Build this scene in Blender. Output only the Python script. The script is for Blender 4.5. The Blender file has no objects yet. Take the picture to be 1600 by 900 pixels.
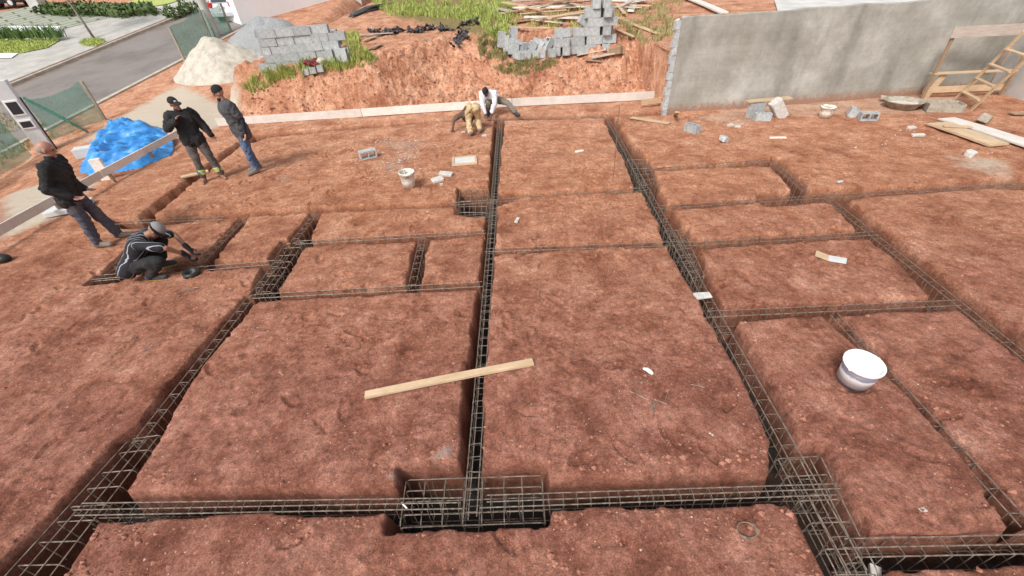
import bpy, math, random
import numpy as np
from mathutils import Vector, Matrix

random.seed(7)
rng = np.random.default_rng(11)
SC = bpy.context.scene
COL = SC.collection

# ------------------------------------------------------------------ camera
CAM_H = 3.4
FPX = 651.616
M = np.array([[0.998408549, 0.000682693, -0.056390622],
              [-0.044425071, -0.606426570, -0.793897492],
              [-0.034738760, 0.795139201, -0.605431143]])
cam = bpy.data.cameras.new('camera')
cam.sensor_width = 36.0
cam.lens = FPX / 1600 * 36
cam.clip_start = 0.05
cam.clip_end = 2000
camo = bpy.data.objects.new('camera', cam)
COL.objects.link(camo)
mw = Matrix.Identity(4)
for i in range(3):
    mw[i][0] = M[0][i]
    mw[i][1] = -M[1][i]
    mw[i][2] = -M[2][i]
mw[2][3] = CAM_H
camo.matrix_world = mw
SC.camera = camo
ORG = np.array([0, 0, CAM_H])

def ray(px, py):
    d = np.stack([(np.asarray(px, float) - 800) / FPX, (np.asarray(py, float) - 450) / FPX, np.ones_like(np.asarray(px, float))], -1)
    return d @ M

def G(px, py, z=0.0):
    d = ray(px, py)
    t = (z - CAM_H) / d[2]
    return ORG + d * t

# ------------------------------------------------------------------ noise
def _hash(ix, iy, seed):
    h = (ix.astype(np.int64) * 374761393 + iy.astype(np.int64) * 668265263 + seed * 974711) & 0xffffffff
    h = ((h ^ (h >> 13)) * 1274126177) & 0xffffffff
    h = h ^ (h >> 16)
    return (h & 0xffff) / 65535.0

def vnoise(x, y, seed=0):
    ix = np.floor(x); iy = np.floor(y)
    fx = x - ix; fy = y - iy
    fx = fx * fx * (3 - 2 * fx); fy = fy * fy * (3 - 2 * fy)
    a = _hash(ix, iy, seed); b = _hash(ix + 1, iy, seed)
    c = _hash(ix, iy + 1, seed); d = _hash(ix + 1, iy + 1, seed)
    return (a * (1 - fx) + b * fx) * (1 - fy) + (c * (1 - fx) + d * fx) * fy

def fbm(x, y, scale, octs=4, seed=0, gain=0.5):
    v = np.zeros_like(x, dtype=float); amp = 1.0; tot = 0
    for o in range(octs):
        v += amp * (vnoise(x * scale + 17.3 * o, y * scale - 9.1 * o, seed + o) - 0.5)
        tot += amp; amp *= gain; scale *= 2.03
    return v / tot * 2

def sst(a, b, x):
    t = np.clip((x - a) / (b - a), 0, 1)
    return t * t * (3 - 2 * t)

# ------------------------------------------------------------------ large terrain form
RA = np.array([-17.38, 18.44, 0.0])
RU = np.array([0.15662, 0.98766]); RU = RU / np.linalg.norm(RU)
def z_road(x, y):
    return 0.024577 * (x - RA[0]) + 0.154984 * (y - RA[1])

def base_h(x, y):
    x = np.asarray(x, float); y = np.asarray(y, float)
    wob = 0.25 * fbm(x, y, 0.7, 3, 5)
    yb = 13.86 + np.abs(wob) * 0.5
    yb = np.where(x > 4.13, 12.35 + 0.13 * (x - 4.13) + .28, yb)
    run = 1.15 + 1.9 * sst(-4.6, -2.2, x) - 2.75 * sst(4.0, 4.13, x)
    s = y - yb
    up = 1.42 * sst(0, 1, s / run)
    up = up * sst(-9.9, -8.9, x + 0.6 * wob)
    mound = 0.32 * np.exp(-(((x - 0.3) / 1.15) ** 2 + ((y - 15.3) / 0.6) ** 2))
    mound2 = 0.25 * np.exp(-(((x - 3.0) / 0.8) ** 2 + ((y - 15.4) / 0.8) ** 2))
    far = np.maximum(0, y - 16.0) * 0.055
    up = up + (mound + mound2) * sst(0, .6, s) + far * sst(-9.9, -8.9, x)
    yy = y + 1.6 * up
    rough = (0.20 * fbm(x, yy, 1.5, 3, 31) + 0.24 * (np.abs(fbm(x, yy, 3.2, 3, 33)) - .2) + .09 * fbm(x, yy, 8, 3, 37)) * sst(0.05, 0.35, s) * (1 - 0.75 * sst(1.0, 2.0, s / run)) * sst(-9.9, -8.9, x) * (x < 4.1)
    zr = z_road(x, y)
    wl = sst(-11.2, -15.8, x)
    left = zr * wl + np.maximum(0, zr) * (1 - wl) * sst(-9.0, -10.5, x)
    left = left * sst(-8.9, -11.5, x)
    return np.where(x > -8.9, up + rough, up + rough + left * (1 - 0.0 * up))

def T_many(px, py, n=700, tmax=75.0):
    px = np.asarray(px, float); py = np.asarray(py, float)
    d = ray(px, py)
    d = d / np.linalg.norm(d, axis=1)[:, None]
    res = np.full(len(px), tmax)
    hit = np.zeros(len(px), bool)
    tprev = np.full(len(px), 2.0)
    ts = np.concatenate([np.linspace(2.0, 22, 420), np.linspace(22.1, tmax, n - 420)])
    for t in ts:
        idx = ~hit
        if not idx.any():
            break
        P = ORG + d[idx] * t
        below = P[:, 2] < base_h(P[:, 0], P[:, 1])
        ii = np.where(idx)[0]
        res[ii[below]] = t
        hit[ii[below]] = True
    # refine
    lo = res - np.where(res < 22, .06, .25); hi = res.copy()
    for _ in range(9):
        mid = (lo + hi) / 2
        P = ORG + d * mid[:, None]
        b = P[:, 2] < base_h(P[:, 0], P[:, 1])
        hi = np.where(b, mid, hi); lo = np.where(b, lo, mid)
    P = ORG + d * hi[:, None]
    P[:, 2] = base_h(P[:, 0], P[:, 1])
    return P

_TS = np.concatenate([np.linspace(2.0, 22, 400), np.linspace(22.1, 75, 300)])
def T(px, py, off=0.0):
    d = ray(px, py); d = d / np.linalg.norm(d)
    ts = _TS
    for _ in range(3):
        P = ORG + d[None, :] * ts[:, None]
        b = P[:, 2] < base_h(P[:, 0], P[:, 1])
        k = int(np.argmax(b)) if b.any() else len(ts) - 1
        ts = np.linspace(ts[max(k - 1, 0)], ts[k], 12)
    p = ORG + d * ts[-1]
    return Vector((p[0], p[1], hz(p[0], p[1]) + off))

def hz(x, y):
    return float(base_h(np.array([x]), np.array([y]))[0])

def RP(px, py, off=0.0):
    d = ray(px, py)
    n = np.array([-0.024577, -0.154984, 1.0])
    t = ((RA + [0, 0, off] - ORG) @ n) / (d @ n)
    return Vector(ORG + d * t)

# ------------------------------------------------------------------ materials
def mat(name):
    m = bpy.data.materials.new(name)
    m.use_nodes = True
    nt = m.node_tree
    return m, nt, nt.nodes['Principled BSDF']

def N(nt, kind, **kw):
    n = nt.nodes.new(kind)
    for k, v in kw.items():
        if k in n.inputs.keys():
            n.inputs[k].default_value = v
        else:
            setattr(n, k, v)
    return n

def ramp(nt, fac, stops):
    r = nt.nodes.new('ShaderNodeValToRGB')
    e = r.color_ramp.elements
    while len(e) < len(stops):
        e.new(0.5)
    for el, (p, c) in zip(e, stops):
        el.position = p
        el.color = (*c, 1)
    nt.links.new(fac, r.inputs['Fac'])
    return r.outputs['Color']

def mix(nt, fac, a, b, mode='MIX'):
    m = nt.nodes.new('ShaderNodeMix')
    m.data_type = 'RGBA'; m.blend_type = mode
    for s, v in ((m.inputs[0], fac), (m.inputs[6], a), (m.inputs[7], b)):
        if isinstance(v, (int, float)):
            s.default_value = v
        elif isinstance(v, tuple):
            s.default_value = (*v, 1)
        else:
            nt.links.new(v, s)
    return m.outputs[2]

def coords(nt):
    return nt.nodes.new('ShaderNodeTexCoord').outputs['Object']

def noise(nt, co, scale, detail=6, rough=0.6):
    n = N(nt, 'ShaderNodeTexNoise', Scale=scale, Detail=detail, Roughness=rough)
    nt.links.new(co, n.inputs['Vector'])
    return n.outputs['Fac']

def bump(nt, b, h, strength=0.4, dist=0.02, prev=None):
    n = N(nt, 'ShaderNodeBump', Strength=strength, Distance=dist)
    nt.links.new(h, n.inputs['Height'])
    if prev is not None:
        nt.links.new(prev, n.inputs['Normal'])
    if b is not None:
        nt.links.new(n.outputs['Normal'], b.inputs['Normal'])
    return n.outputs['Normal']

def attr(nt, name):
    a = nt.nodes.new('ShaderNodeAttribute')
    a.attribute_name = name
    return a.outputs['Fac']

def speck(name, c1, c2, scale=8, rough=0.85, bs=0.3, bd=0.01, metallic=0.0, rnd=0.0, c3=None, lo=.35, hi=.65):
    m, nt, b = mat(name)
    co = coords(nt)
    f = noise(nt, co, scale, 7, .62)
    stops = [(lo, c1), (hi, c2)] if c3 is None else [(lo, c1), ((lo + hi) / 2, c2), (hi, c3)]
    c = ramp(nt, f, stops)
    if rnd:
        oi = nt.nodes.new('ShaderNodeObjectInfo')
        mr = N(nt, 'ShaderNodeMapRange')
        mr.inputs['To Min'].default_value = 1 - rnd
        mr.inputs['To Max'].default_value = 1 + rnd
        nt.links.new(oi.outputs['Random'], mr.inputs['Value'])
        hs = N(nt, 'ShaderNodeHueSaturation')
        nt.links.new(mr.outputs[0], hs.inputs['Value'])
        nt.links.new(c, hs.inputs['Color'])
        c = hs.outputs['Color']
    nt.links.new(c, b.inputs['Base Color'])
    b.inputs['Roughness'].default_value = rough
    b.inputs['Metallic'].default_value = metallic
    if bs:
        f2 = noise(nt, co, scale * 4, 5, .65)
        bump(nt, b, f2, bs, bd)
    return m

def wood(name, c1, c2, scale=3.0, axis=0, rnd=.12):
    m, nt, b = mat(name)
    co = coords(nt)
    mp = N(nt, 'ShaderNodeMapping')
    sc = [14, 14, 14]; sc[axis] = 1.0
    mp.inputs['Scale'].default_value = sc
    nt.links.new(co, mp.inputs['Vector'])
    f = noise(nt, mp.outputs[0], scale, 6, .6)
    f2 = noise(nt, co, 3.0, 5, .7)
    c = ramp(nt, f, [(.3, c1), (.65, c2)])
    c = mix(nt, .45, c, ramp(nt, f2, [(.3, tuple(v * .8 for v in c1)), (.7, c2)]))
    oi = nt.nodes.new('ShaderNodeObjectInfo')
    mr = N(nt, 'ShaderNodeMapRange')
    mr.inputs['To Min'].default_value = 1 - rnd; mr.inputs['To Max'].default_value = 1 + rnd
    nt.links.new(oi.outputs['Random'], mr.inputs['Value'])
    hs = N(nt, 'ShaderNodeHueSaturation')
    nt.links.new(mr.outputs[0], hs.inputs['Value']); nt.links.new(c, hs.inputs['Color'])
    nt.links.new(hs.outputs['Color'], b.inputs['Base Color'])
    b.inputs['Roughness'].default_value = .8
    bump(nt, b, f, .25, .004)
    return m

def cloth(name, c, dust, amt=.35):
    m, nt, b = mat(name)
    co = coords(nt)
    f = noise(nt, co, 4.5, 7, .7); f2 = noise(nt, co, 26, 5, .7)
    c1 = ramp(nt, f2, [(.3, tuple(v * .7 for v in c)), (.7, tuple(v * 1.35 for v in c))])
    k = ramp(nt, f, [(.48, (0, 0, 0)), (.68, (amt, amt, amt))])
    nt.links.new(mix(nt, k, c1, dust), b.inputs['Base Color'])
    b.inputs['Roughness'].default_value = .9
    bump(nt, b, f, .5, .02)
    return m

def plain(name, c, rough=.6, metallic=0.0, var=.12, scale=6):
    c1 = tuple(max(0, v * (1 - var)) for v in c); c2 = tuple(min(1, v * (1 + var)) for v in c)
    return speck(name, c1, c2, scale, rough, .1, .003, metallic)

def ground_material():
    m, nt, b = mat('red_earth')
    co = coords(nt)
    sx = nt.nodes.new('ShaderNodeSeparateXYZ')
    nt.links.new(co, sx.inputs[0])
    big = noise(nt, co, .55, 5, .6)
    mid = noise(nt, co, 3.2, 8, .68)
    fine = noise(nt, co, 30, 9, .78)
    tiny = noise(nt, co, 85, 4, .65)
    md = mix(nt, .5, mid, noise(nt, co, 1.3, 9, .72))
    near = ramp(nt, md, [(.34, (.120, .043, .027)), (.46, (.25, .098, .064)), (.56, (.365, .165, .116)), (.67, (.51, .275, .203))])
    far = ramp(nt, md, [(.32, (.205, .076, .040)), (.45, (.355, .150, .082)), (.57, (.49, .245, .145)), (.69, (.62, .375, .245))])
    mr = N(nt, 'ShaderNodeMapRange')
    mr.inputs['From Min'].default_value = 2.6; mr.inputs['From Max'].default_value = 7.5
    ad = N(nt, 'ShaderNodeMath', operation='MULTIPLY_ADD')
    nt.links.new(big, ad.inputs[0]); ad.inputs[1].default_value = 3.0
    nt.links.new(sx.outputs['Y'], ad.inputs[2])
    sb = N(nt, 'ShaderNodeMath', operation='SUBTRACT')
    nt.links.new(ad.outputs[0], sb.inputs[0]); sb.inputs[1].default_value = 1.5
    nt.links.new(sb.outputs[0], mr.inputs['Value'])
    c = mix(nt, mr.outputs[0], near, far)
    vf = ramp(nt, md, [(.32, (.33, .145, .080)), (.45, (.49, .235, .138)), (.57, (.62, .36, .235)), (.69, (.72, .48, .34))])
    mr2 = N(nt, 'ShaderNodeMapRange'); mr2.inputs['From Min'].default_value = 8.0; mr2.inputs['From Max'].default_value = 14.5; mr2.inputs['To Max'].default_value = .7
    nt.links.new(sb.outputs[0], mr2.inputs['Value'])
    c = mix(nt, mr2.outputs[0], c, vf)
    # grain
    g = ramp(nt, fine, [(.32, (.40, .36, .34)), (.46, (.90, .88, .87)), (.54, (1.06, 1.06, 1.06)), (.66, (1.62, 1.68, 1.74))])
    c = mix(nt, .85, c, g, 'MULTIPLY')
    g2 = ramp(nt, tiny, [(.33, (.60, .57, .56)), (.5, (1, 1, 1)), (.66, (1.42, 1.45, 1.5))])
    c = mix(nt, .8, c, g2, 'MULTIPLY')
    g3 = ramp(nt, noise(nt, co, 10, 9, .76), [(.36, (.56, .52, .50)), (.47, (.95, .94, .93)), (.55, (1.08, 1.08, 1.08)), (.66, (1.38, 1.42, 1.46))])
    c = mix(nt, .75, c, g3, 'MULTIPLY')
    # damp dark red patches
    dm = ramp(nt, noise(nt, co, 1.1, 6, .65), [(.52, (0, 0, 0)), (.66, (1, 1, 1))])
    c = mix(nt, mix(nt, .75, (0, 0, 0), dm), c, mix(nt, 1.0, c, (.62, .50, .46), 'MULTIPLY'))
    # pale crumbs of lime and stone
    vo = N(nt, 'ShaderNodeTexVoronoi', Scale=26.0)
    nt.links.new(co, vo.inputs['Vector'])
    ws = N(nt, 'ShaderNodeSeparateColor')
    nt.links.new(vo.outputs['Color'], ws.inputs[0])
    a1 = N(nt, 'ShaderNodeMath', operation='LESS_THAN'); nt.links.new(vo.outputs['Distance'], a1.inputs[0]); a1.inputs[1].default_value = .16
    a2 = N(nt, 'ShaderNodeMath', operation='GREATER_THAN'); nt.links.new(ws.outputs[0], a2.inputs[0]); a2.inputs[1].default_value = .93
    a3 = N(nt, 'ShaderNodeMath', operation='MULTIPLY'); nt.links.new(a1.outputs[0], a3.inputs[0]); nt.links.new(a2.outputs[0], a3.inputs[1])
    c = mix(nt, a3.outputs[0], c, (.58, .42, .34))
    # freshly cut clay in the trenches: browner, damp, with trench shade painted in
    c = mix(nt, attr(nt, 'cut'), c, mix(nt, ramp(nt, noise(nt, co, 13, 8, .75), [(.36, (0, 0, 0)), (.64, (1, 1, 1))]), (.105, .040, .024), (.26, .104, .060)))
    c = mix(nt, attr(nt, 'dark_floor'), c, mix(nt, fine, (.014, .012, .011), (.045, .039, .034)))  # near-black colour over the trench and pit floors
    # cement spills, sand, dead grass soil
    cf = noise(nt, co, 6, 8, .75)
    cf2 = mix(nt, .45, noise(nt, co, 2.2, 6, .7), noise(nt, co, 17, 7, .75))
    for nm, ca, cb in (('sandy', (.40, .33, .25), (.62, .54, .44)), ('cement', (.24, .21, .18), (.44, .41, .37)), ('grassy', (.16, .12, .045), (.30, .23, .10)), ('rubble', (.30, .21, .15), (.47, .37, .29))):
        at = attr(nt, nm)
        th = N(nt, 'ShaderNodeMath', operation='MULTIPLY_ADD'); nt.links.new(at, th.inputs[0]); th.inputs[1].default_value = 3.0
        sb2 = N(nt, 'ShaderNodeMath', operation='MULTIPLY'); nt.links.new(cf2, sb2.inputs[0]); sb2.inputs[1].default_value = -3.1
        nt.links.new(sb2.outputs[0], th.inputs[2])
        cl = N(nt, 'ShaderNodeClamp'); nt.links.new(th.outputs[0], cl.inputs[0])
        c = mix(nt, cl.outputs[0], c, mix(nt, fine, ca, cb))
    nt.links.new(c, b.inputs['Base Color'])
    b.inputs['Roughness'].default_value = .93
    b.inputs['Specular IOR Level'].default_value = .25
    n1 = bump(nt, None, mid, .5, .05)
    n2 = bump(nt, None, fine, .75, .022, n1)
    bump(nt, b, tiny, .55, .008, n2)
    return m

MAT = {}
MAT['ground'] = ground_material()
MAT['steel'] = speck('rebar_steel', (.10, .075, .058), (.38, .31, .25), 18, .55, .2, .002, .35)
MAT['block'] = speck('concrete_block', (.33, .345, .345), (.50, .52, .52), 14, .92, .45, .006, 0, .13)
MAT['wall'] = None
MAT['whitewood'] = wood('whitewashed_board', (.62, .56, .50), (.82, .77, .71))
MAT['wood'] = wood('pale_pine', (.46, .31, .18), (.66, .50, .33))
MAT['oldwood'] = wood('weathered_timber', (.24, .15, .09), (.44, .31, .20))
MAT['greywood'] = wood('grey_plywood', (.38, .31, .26), (.58, .50, .44))
MAT['sand'] = speck('heap_sand', (.40, .36, .295), (.52, .48, .405), 3, .95, .8, .04, c3=(.60, .56, .49))
MAT['gravel'] = speck('heap_gravel', (.27, .28, .28), (.50, .52, .53), 22, .92, .9, .05)
MAT['white_plastic'] = plain('white_plastic', (.78, .80, .78), .35, 0, .04)
MAT['bucket_inside'] = speck('bucket_inside', (.70, .72, .68), (.82, .85, .82), 9, .4, .1, .002, lo=.3, hi=.42)
MAT['dirty_white'] = speck('dirty_white_plastic', (.48, .40, .34), (.80, .81, .79), 7, .4, .1, .002, c3=(.84, .85, .84), lo=.30, hi=.46)
MAT['tape'] = plain('black_tape', (.02, .02, .02), .5)
MAT['blackplastic'] = plain('black_plastic_scrap', (.07, .065, .07), .45, 0, .4)
MAT['pipe'] = plain('grey_hose', (.10, .105, .11), .5, 0, .3)
MAT['white'] = plain('white_render', (.90, .91, .92), .8, 0, .02, 2)
MAT['meter'] = plain('painted_concrete_post', (.60, .61, .60), .7, 0, .08, 5)
MAT['dark_glass'] = plain('dark_glass', (.03, .035, .04), .12)
MAT['greenpole'] = plain('rolled_green_net', (.02, .13, .075), .6, 0, .35)
MAT['post'] = wood('fence_stake', (.20, .17, .13), (.38, .34, .28), 3, 2)
MAT['pole'] = plain('pole_concrete', (.46, .46, .43), .85, 0, .1, 4)
MAT['stone'] = speck('pale_stone', (.45, .42, .38), (.68, .66, .62), 20, .9, .4, .006)
MAT['mortar'] = speck('mortar_tub', (.26, .22, .17), (.45, .40, .33), 10, .9, .5, .01)

def concrete_wall():
    m, nt, b = mat('rendered_wall')
    co = coords(nt)
    f = noise(nt, co, .9, 7, .62)
    c = ramp(nt, f, [(.3, (.235, .225, .190)), (.5, (.345, .335, .297)), (.68, (.48, .47, .435))])
    mp = N(nt, 'ShaderNodeMapping'); mp.inputs['Scale'].default_value = (.75, .75, .12)
    mp.inputs['Rotation'].default_value = (0, math.radians(14), 0)
    nt.links.new(co, mp.inputs[0])
    st = noise(nt, mp.outputs[0], 1.1, 4, .5)
    c = mix(nt, .8, c, ramp(nt, st, [(.33, (.50, .49, .48)), (.44, (1, 1, 1)), (.66, (1.14, 1.14, 1.14))]), 'MULTIPLY')
    br = N(nt, 'ShaderNodeTexBrick')
    br.inputs['Scale'].default_value = 1.0
    br.inputs['Brick Width'].default_value = .4; br.inputs['Row Height'].default_value = .2
    br.inputs['Mortar Size'].default_value = .012; br.inputs['Mortar Smooth'].default_value = .8
    br.inputs['Color1'].default_value = (1, 1, 1, 1); br.inputs['Color2'].default_value = (.96, .96, .96, 1); br.inputs['Mortar'].default_value = (.82, .82, .82, 1)
    m2 = N(nt, 'ShaderNodeMapping'); m2.inputs['Rotation'].default_value = (math.radians(-90), 0, 0)
    nt.links.new(co, m2.inputs[0]); nt.links.new(m2.outputs[0], br.inputs['Vector'])
    c = mix(nt, .42, c, br.outputs['Color'], 'MULTIPLY')
    fn = noise(nt, co, 9, 7, .7)
    c = mix(nt, .5, c, ramp(nt, fn, [(.3, (.8, .8, .79)), (.7, (1.18, 1.18, 1.18))]), 'MULTIPLY')
    sz = nt.nodes.new('ShaderNodeSeparateXYZ'); nt.links.new(co, sz.inputs[0])
    ms = N(nt, 'ShaderNodeMath', operation='MULTIPLY_ADD'); nt.links.new(fn, ms.inputs[0]); ms.inputs[1].default_value = -.75; nt.links.new(sz.outputs['Z'], ms.inputs[2])
    sp = ramp(nt, ms.outputs[0], [(.0, (.75, .75, .75)), (.06, (0, 0, 0))])
    sb_ = N(nt, 'ShaderNodeMath', operation='ADD'); nt.links.new(ms.outputs[0], sb_.inputs[0]); sb_.inputs[1].default_value = .30
    sp = ramp(nt, sb_.outputs[0], [(.0, (.8, .8, .8)), (.18, (0, 0, 0))])
    c = mix(nt, sp, c, (.30, .145, .085))
    nt.links.new(c, b.inputs['Base Color'])
    b.inputs['Roughness'].default_value = .93
    bump(nt, b, fn, .25, .008)
    return m
MAT['wall'] = concrete_wall()
MAT['lightwall'] = speck('light_render', (.46, .45, .43), (.62, .61, .59), 1.2, .9, .2, .01)

def mesh_net():
    m, nt, b = mat('green_net')
    co = coords(nt)
    f = noise(nt, co, 2.5, 5, .6)
    c = ramp(nt, f, [(.3, (.07, .33, .23)), (.7, (.19, .50, .37))])
    nt.links.new(c, b.inputs['Base Color'])
    b.inputs['Roughness'].default_value = .8
    tr = nt.nodes.new('ShaderNodeBsdfTransparent')
    ms = nt.nodes.new('ShaderNodeMixShader')
    mr = N(nt, 'ShaderNodeMapRange'); mr.inputs['To Min'].default_value = .40; mr.inputs['To Max'].default_value = .70
    nt.links.new(f, mr.inputs['Value'])
    nt.links.new(mr.outputs[0], ms.inputs[0])
    nt.links.new(tr.outputs[0], ms.inputs[1]); nt.links.new(b.outputs[0], ms.inputs[2])
    nt.links.new(ms.outputs[0], nt.nodes['Material Output'].inputs['Surface'])
    return m
MAT['net'] = mesh_net()

def tarp_mat():
    m, nt, b = mat('blue_tarpaulin')
    co = coords(nt)
    f = noise(nt, co, 2.2, 6, .6)
    c = ramp(nt, f, [(.3, (.02, .17, .50)), (.55, (.05, .30, .70)), (.75, (.22, .46, .78))])
    nt.links.new(c, b.inputs['Base Color'])
    b.inputs['Roughness'].default_value = .38
    b.inputs['Specular IOR Level'].default_value = .6
    bump(nt, b, noise(nt, co, 9, 4, .6), .5, .03)
    return m
MAT['tarp'] = tarp_mat()

def leaf_mat(name, c1, c2):
    m, nt, b = mat(name)
    co = coords(nt)
    f = noise(nt, co, 1.8, 4, .6)
    f2 = noise(nt, co, 16, 3, .6)
    c = mix(nt, .5, ramp(nt, f, [(.35, c1), (.65, c2)]), ramp(nt, f2, [(.35, c1), (.65, c2)]))
    nt.links.new(c, b.inputs['Base Color'])
    b.inputs['Roughness'].default_value = .7
    return m
MAT['grass'] = leaf_mat('fresh_grass', (.24, .31, .055), (.52, .56, .17))
MAT['drygrass'] = leaf_mat('dry_grass', (.26, .22, .08), (.46, .40, .19))
MAT['hedge'] = leaf_mat('hedge_leaves', (.035, .075, .015), (.13, .19, .05))
MAT['lily'] = leaf_mat('strap_leaves', (.05, .11, .02), (.16, .26, .07))
MAT['bark'] = speck('thin_bark', (.13, .11, .09), (.27, .24, .20), 12, .9, .4, .01)

# ------------------------------------------------------------------ mesh builder
class MB:
    def __init__(s):
        s.v = []; s.f = []; s.mi = []
    def add(s, vs, fs, mi=0):
        o = len(s.v)
        s.v += [tuple(v) for v in vs]
        s.f += [tuple(i + o for i in f) for f in fs]
        s.mi += [mi] * len(fs)
        return s
    def box(s, c, d, R=None, mi=0, j=0.0):
        R = R or Matrix.Identity(3)
        c = Vector(c)
        vs = []
        for x in (-1, 1):
            for y in (-1, 1):
                for z in (-1, 1):
                    p = Vector((x * d[0] / 2, y * d[1] / 2, z * d[2] / 2))
                    if j:
                        p += Vector((random.uniform(-j, j), random.uniform(-j, j), random.uniform(-j, j)))
                    vs.append(c + R @ p)
        s.add(vs, [(0, 1, 3, 2), (4, 6, 7, 5), (0, 4, 5, 1), (2, 3, 7, 6), (0, 2, 6, 4), (1, 5, 7, 3)], mi)
        return s
    def bar(s, p, q, w, h, up=(0, 0, 1), mi=0):
        p = Vector(p); q = Vector(q)
        x = (q - p); L = x.length; x.normalize()
        u = Vector(up)
        y = u.cross(x)
        if y.length < 1e-4:
            y = Vector((0, 1, 0)).cross(x)
        y.normalize(); z = x.cross(y)
        R = Matrix((x, y, z)).transposed()
        return s.box((p + q) / 2, (L, w, h), R, mi)
    def tube(s, pts, r, n=6, closed=False, mi=0):
        pts = [Vector(p) for p in pts]
        rs = r if isinstance(r, (list, tuple)) else [r] * len(pts)
        vs = []; fs = []
        for i, p in enumerate(pts):
            if closed:
                t = pts[(i + 1) % len(pts)] - pts[i - 1]
            else:
                t = pts[min(i + 1, len(pts) - 1)] - pts[max(i - 1, 0)]
            t.normalize()
            a = t.cross(Vector((0, 0, 1)))
            if a.length < .05:
                a = t.cross(Vector((0, 1, 0)))
            a.normalize(); b = t.cross(a)
            for k in range(n):
                an = 2 * math.pi * k / n
                vs.append(p + (a * math.cos(an) + b * math.sin(an)) * rs[i])
        m = len(pts)
        for i in range(m if closed else m - 1):
            for k in range(n):
                i2 = (i + 1) % m
                fs.append((i * n + k, i * n + (k + 1) % n, i2 * n + (k + 1) % n, i2 * n + k))
        if not closed:
            fs.append(tuple(reversed(range(n)))); fs.append(tuple((m - 1) * n + k for k in range(n)))
        return s.add(vs, fs, mi)
    def lathe(s, prof, n=28, c=(0, 0, 0), mi=0, sy=1.0):
        vs = []; fs = []
        for (r, z) in prof:
            for k in range(n):
                a = 2 * math.pi * k / n
                vs.append((c[0] + r * math.cos(a), c[1] + r * math.sin(a) * sy, c[2] + z))
        for i in range(len(prof) - 1):
            for k in range(n):
                fs.append((i * n + k, i * n + (k + 1) % n, (i + 1) * n + (k + 1) % n, (i + 1) * n + k))
        if prof[0][0] > 1e-4:
            fs.append(tuple(reversed(range(n))))
        if prof[-1][0] > 1e-4:
            fs.append(tuple((len(prof) - 1) * n + k for k in range(n)))
        return s.add(vs, fs, mi)
    def prism(s, poly, z0, z1, mi=0):
        n = len(poly)
        vs = [(p[0], p[1], z0) for p in poly] + [(p[0], p[1], z1) for p in poly]
        fs = [tuple(reversed(range(n))), tuple(range(n, 2 * n))] + [(i, (i + 1) % n, n + (i + 1) % n, n + i) for i in range(n)]
        return s.add(vs, fs, mi)
    def sphere(s, c, r, n=10, m=6, R=None, mi=0):
        r = r if isinstance(r, (tuple, list)) else (r, r, r)
        R = R or Matrix.Identity(3); c = Vector(c)
        vs = [c + R @ Vector((0, 0, -r[2]))]
        for i in range(1, m):
            t = math.pi * i / m - math.pi / 2
            for k in range(n):
                a = 2 * math.pi * k / n
                vs.append(c + R @ Vector((r[0] * math.cos(t) * math.cos(a), r[1] * math.cos(t) * math.sin(a), r[2] * math.sin(t))))
        vs.append(c + R @ Vector((0, 0, r[2])))
        fs = [(0, 1 + (k + 1) % n, 1 + k) for k in range(n)]
        for i in range(m - 2):
            for k in range(n):
                a = 1 + i * n
                fs.append((a + k, a + (k + 1) % n, a + n + (k + 1) % n, a + n + k))
        L = len(vs) - 1; a = 1 + (m - 2) * n
        fs += [(a + k, a + (k + 1) % n, L) for k in range(n)]
        return s.add(vs, fs, mi)
    def cone(s, p, r0, q, r1, n=12):
        p = Vector(p); q = Vector(q)
        t = q - p; L = t.length
        if L < 1e-5:
            return s.sphere(p, max(r0, r1), n, 8)
        t.normalize()
        a = t.cross(Vector((0, 0, 1)))
        if a.length < .05:
            a = t.cross(Vector((0, 1, 0)))
        a.normalize(); b = t.cross(a)
        vs = [p - t * r0]; k2 = 4
        for i in range(1, k2 + 1):
            an = math.pi / 2 * i / k2
            for k in range(n):
                ph = 2 * math.pi * k / n
                vs.append(p - t * r0 * math.cos(an) + (a * math.cos(ph) + b * math.sin(ph)) * r0 * math.sin(an))
        for i in range(k2):
            an = math.pi / 2 * i / k2
            for k in range(n):
                ph = 2 * math.pi * k / n
                vs.append(q + t * r1 * math.sin(an) + (a * math.cos(ph) + b * math.sin(ph)) * r1 * math.cos(an))
        vs.append(q + t * r1)
        fs = [(0, 1 + k, 1 + (k + 1) % n) for k in range(n)]
        for i in range(2 * k2 - 1):
            o = 1 + i * n
            for k in range(n):
                fs.append((o + k, o + n + k, o + n + (k + 1) % n, o + (k + 1) % n))
        o = 1 + (2 * k2 - 1) * n; Lv = len(vs) - 1
        fs += [(o + k, Lv, o + (k + 1) % n) for k in range(n)]
        return s.add(vs, fs)
    def mesh(s, name, mats, off=(0, 0, 0), smooth=False):
        me = bpy.data.meshes.new(name)
        o = Vector(off)
        me.from_pydata([tuple(Vector(v) - o) for v in s.v], [], s.f)
        for m in (mats if isinstance(mats, (list, tuple)) else [mats]):
            me.materials.append(m)
        if len(set(s.mi)) > 1:
            me.polygons.foreach_set('material_index', s.mi)
        if smooth:
            me.polygons.foreach_set('use_smooth', [True] * len(me.polygons))
        me.update()
        return me
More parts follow.
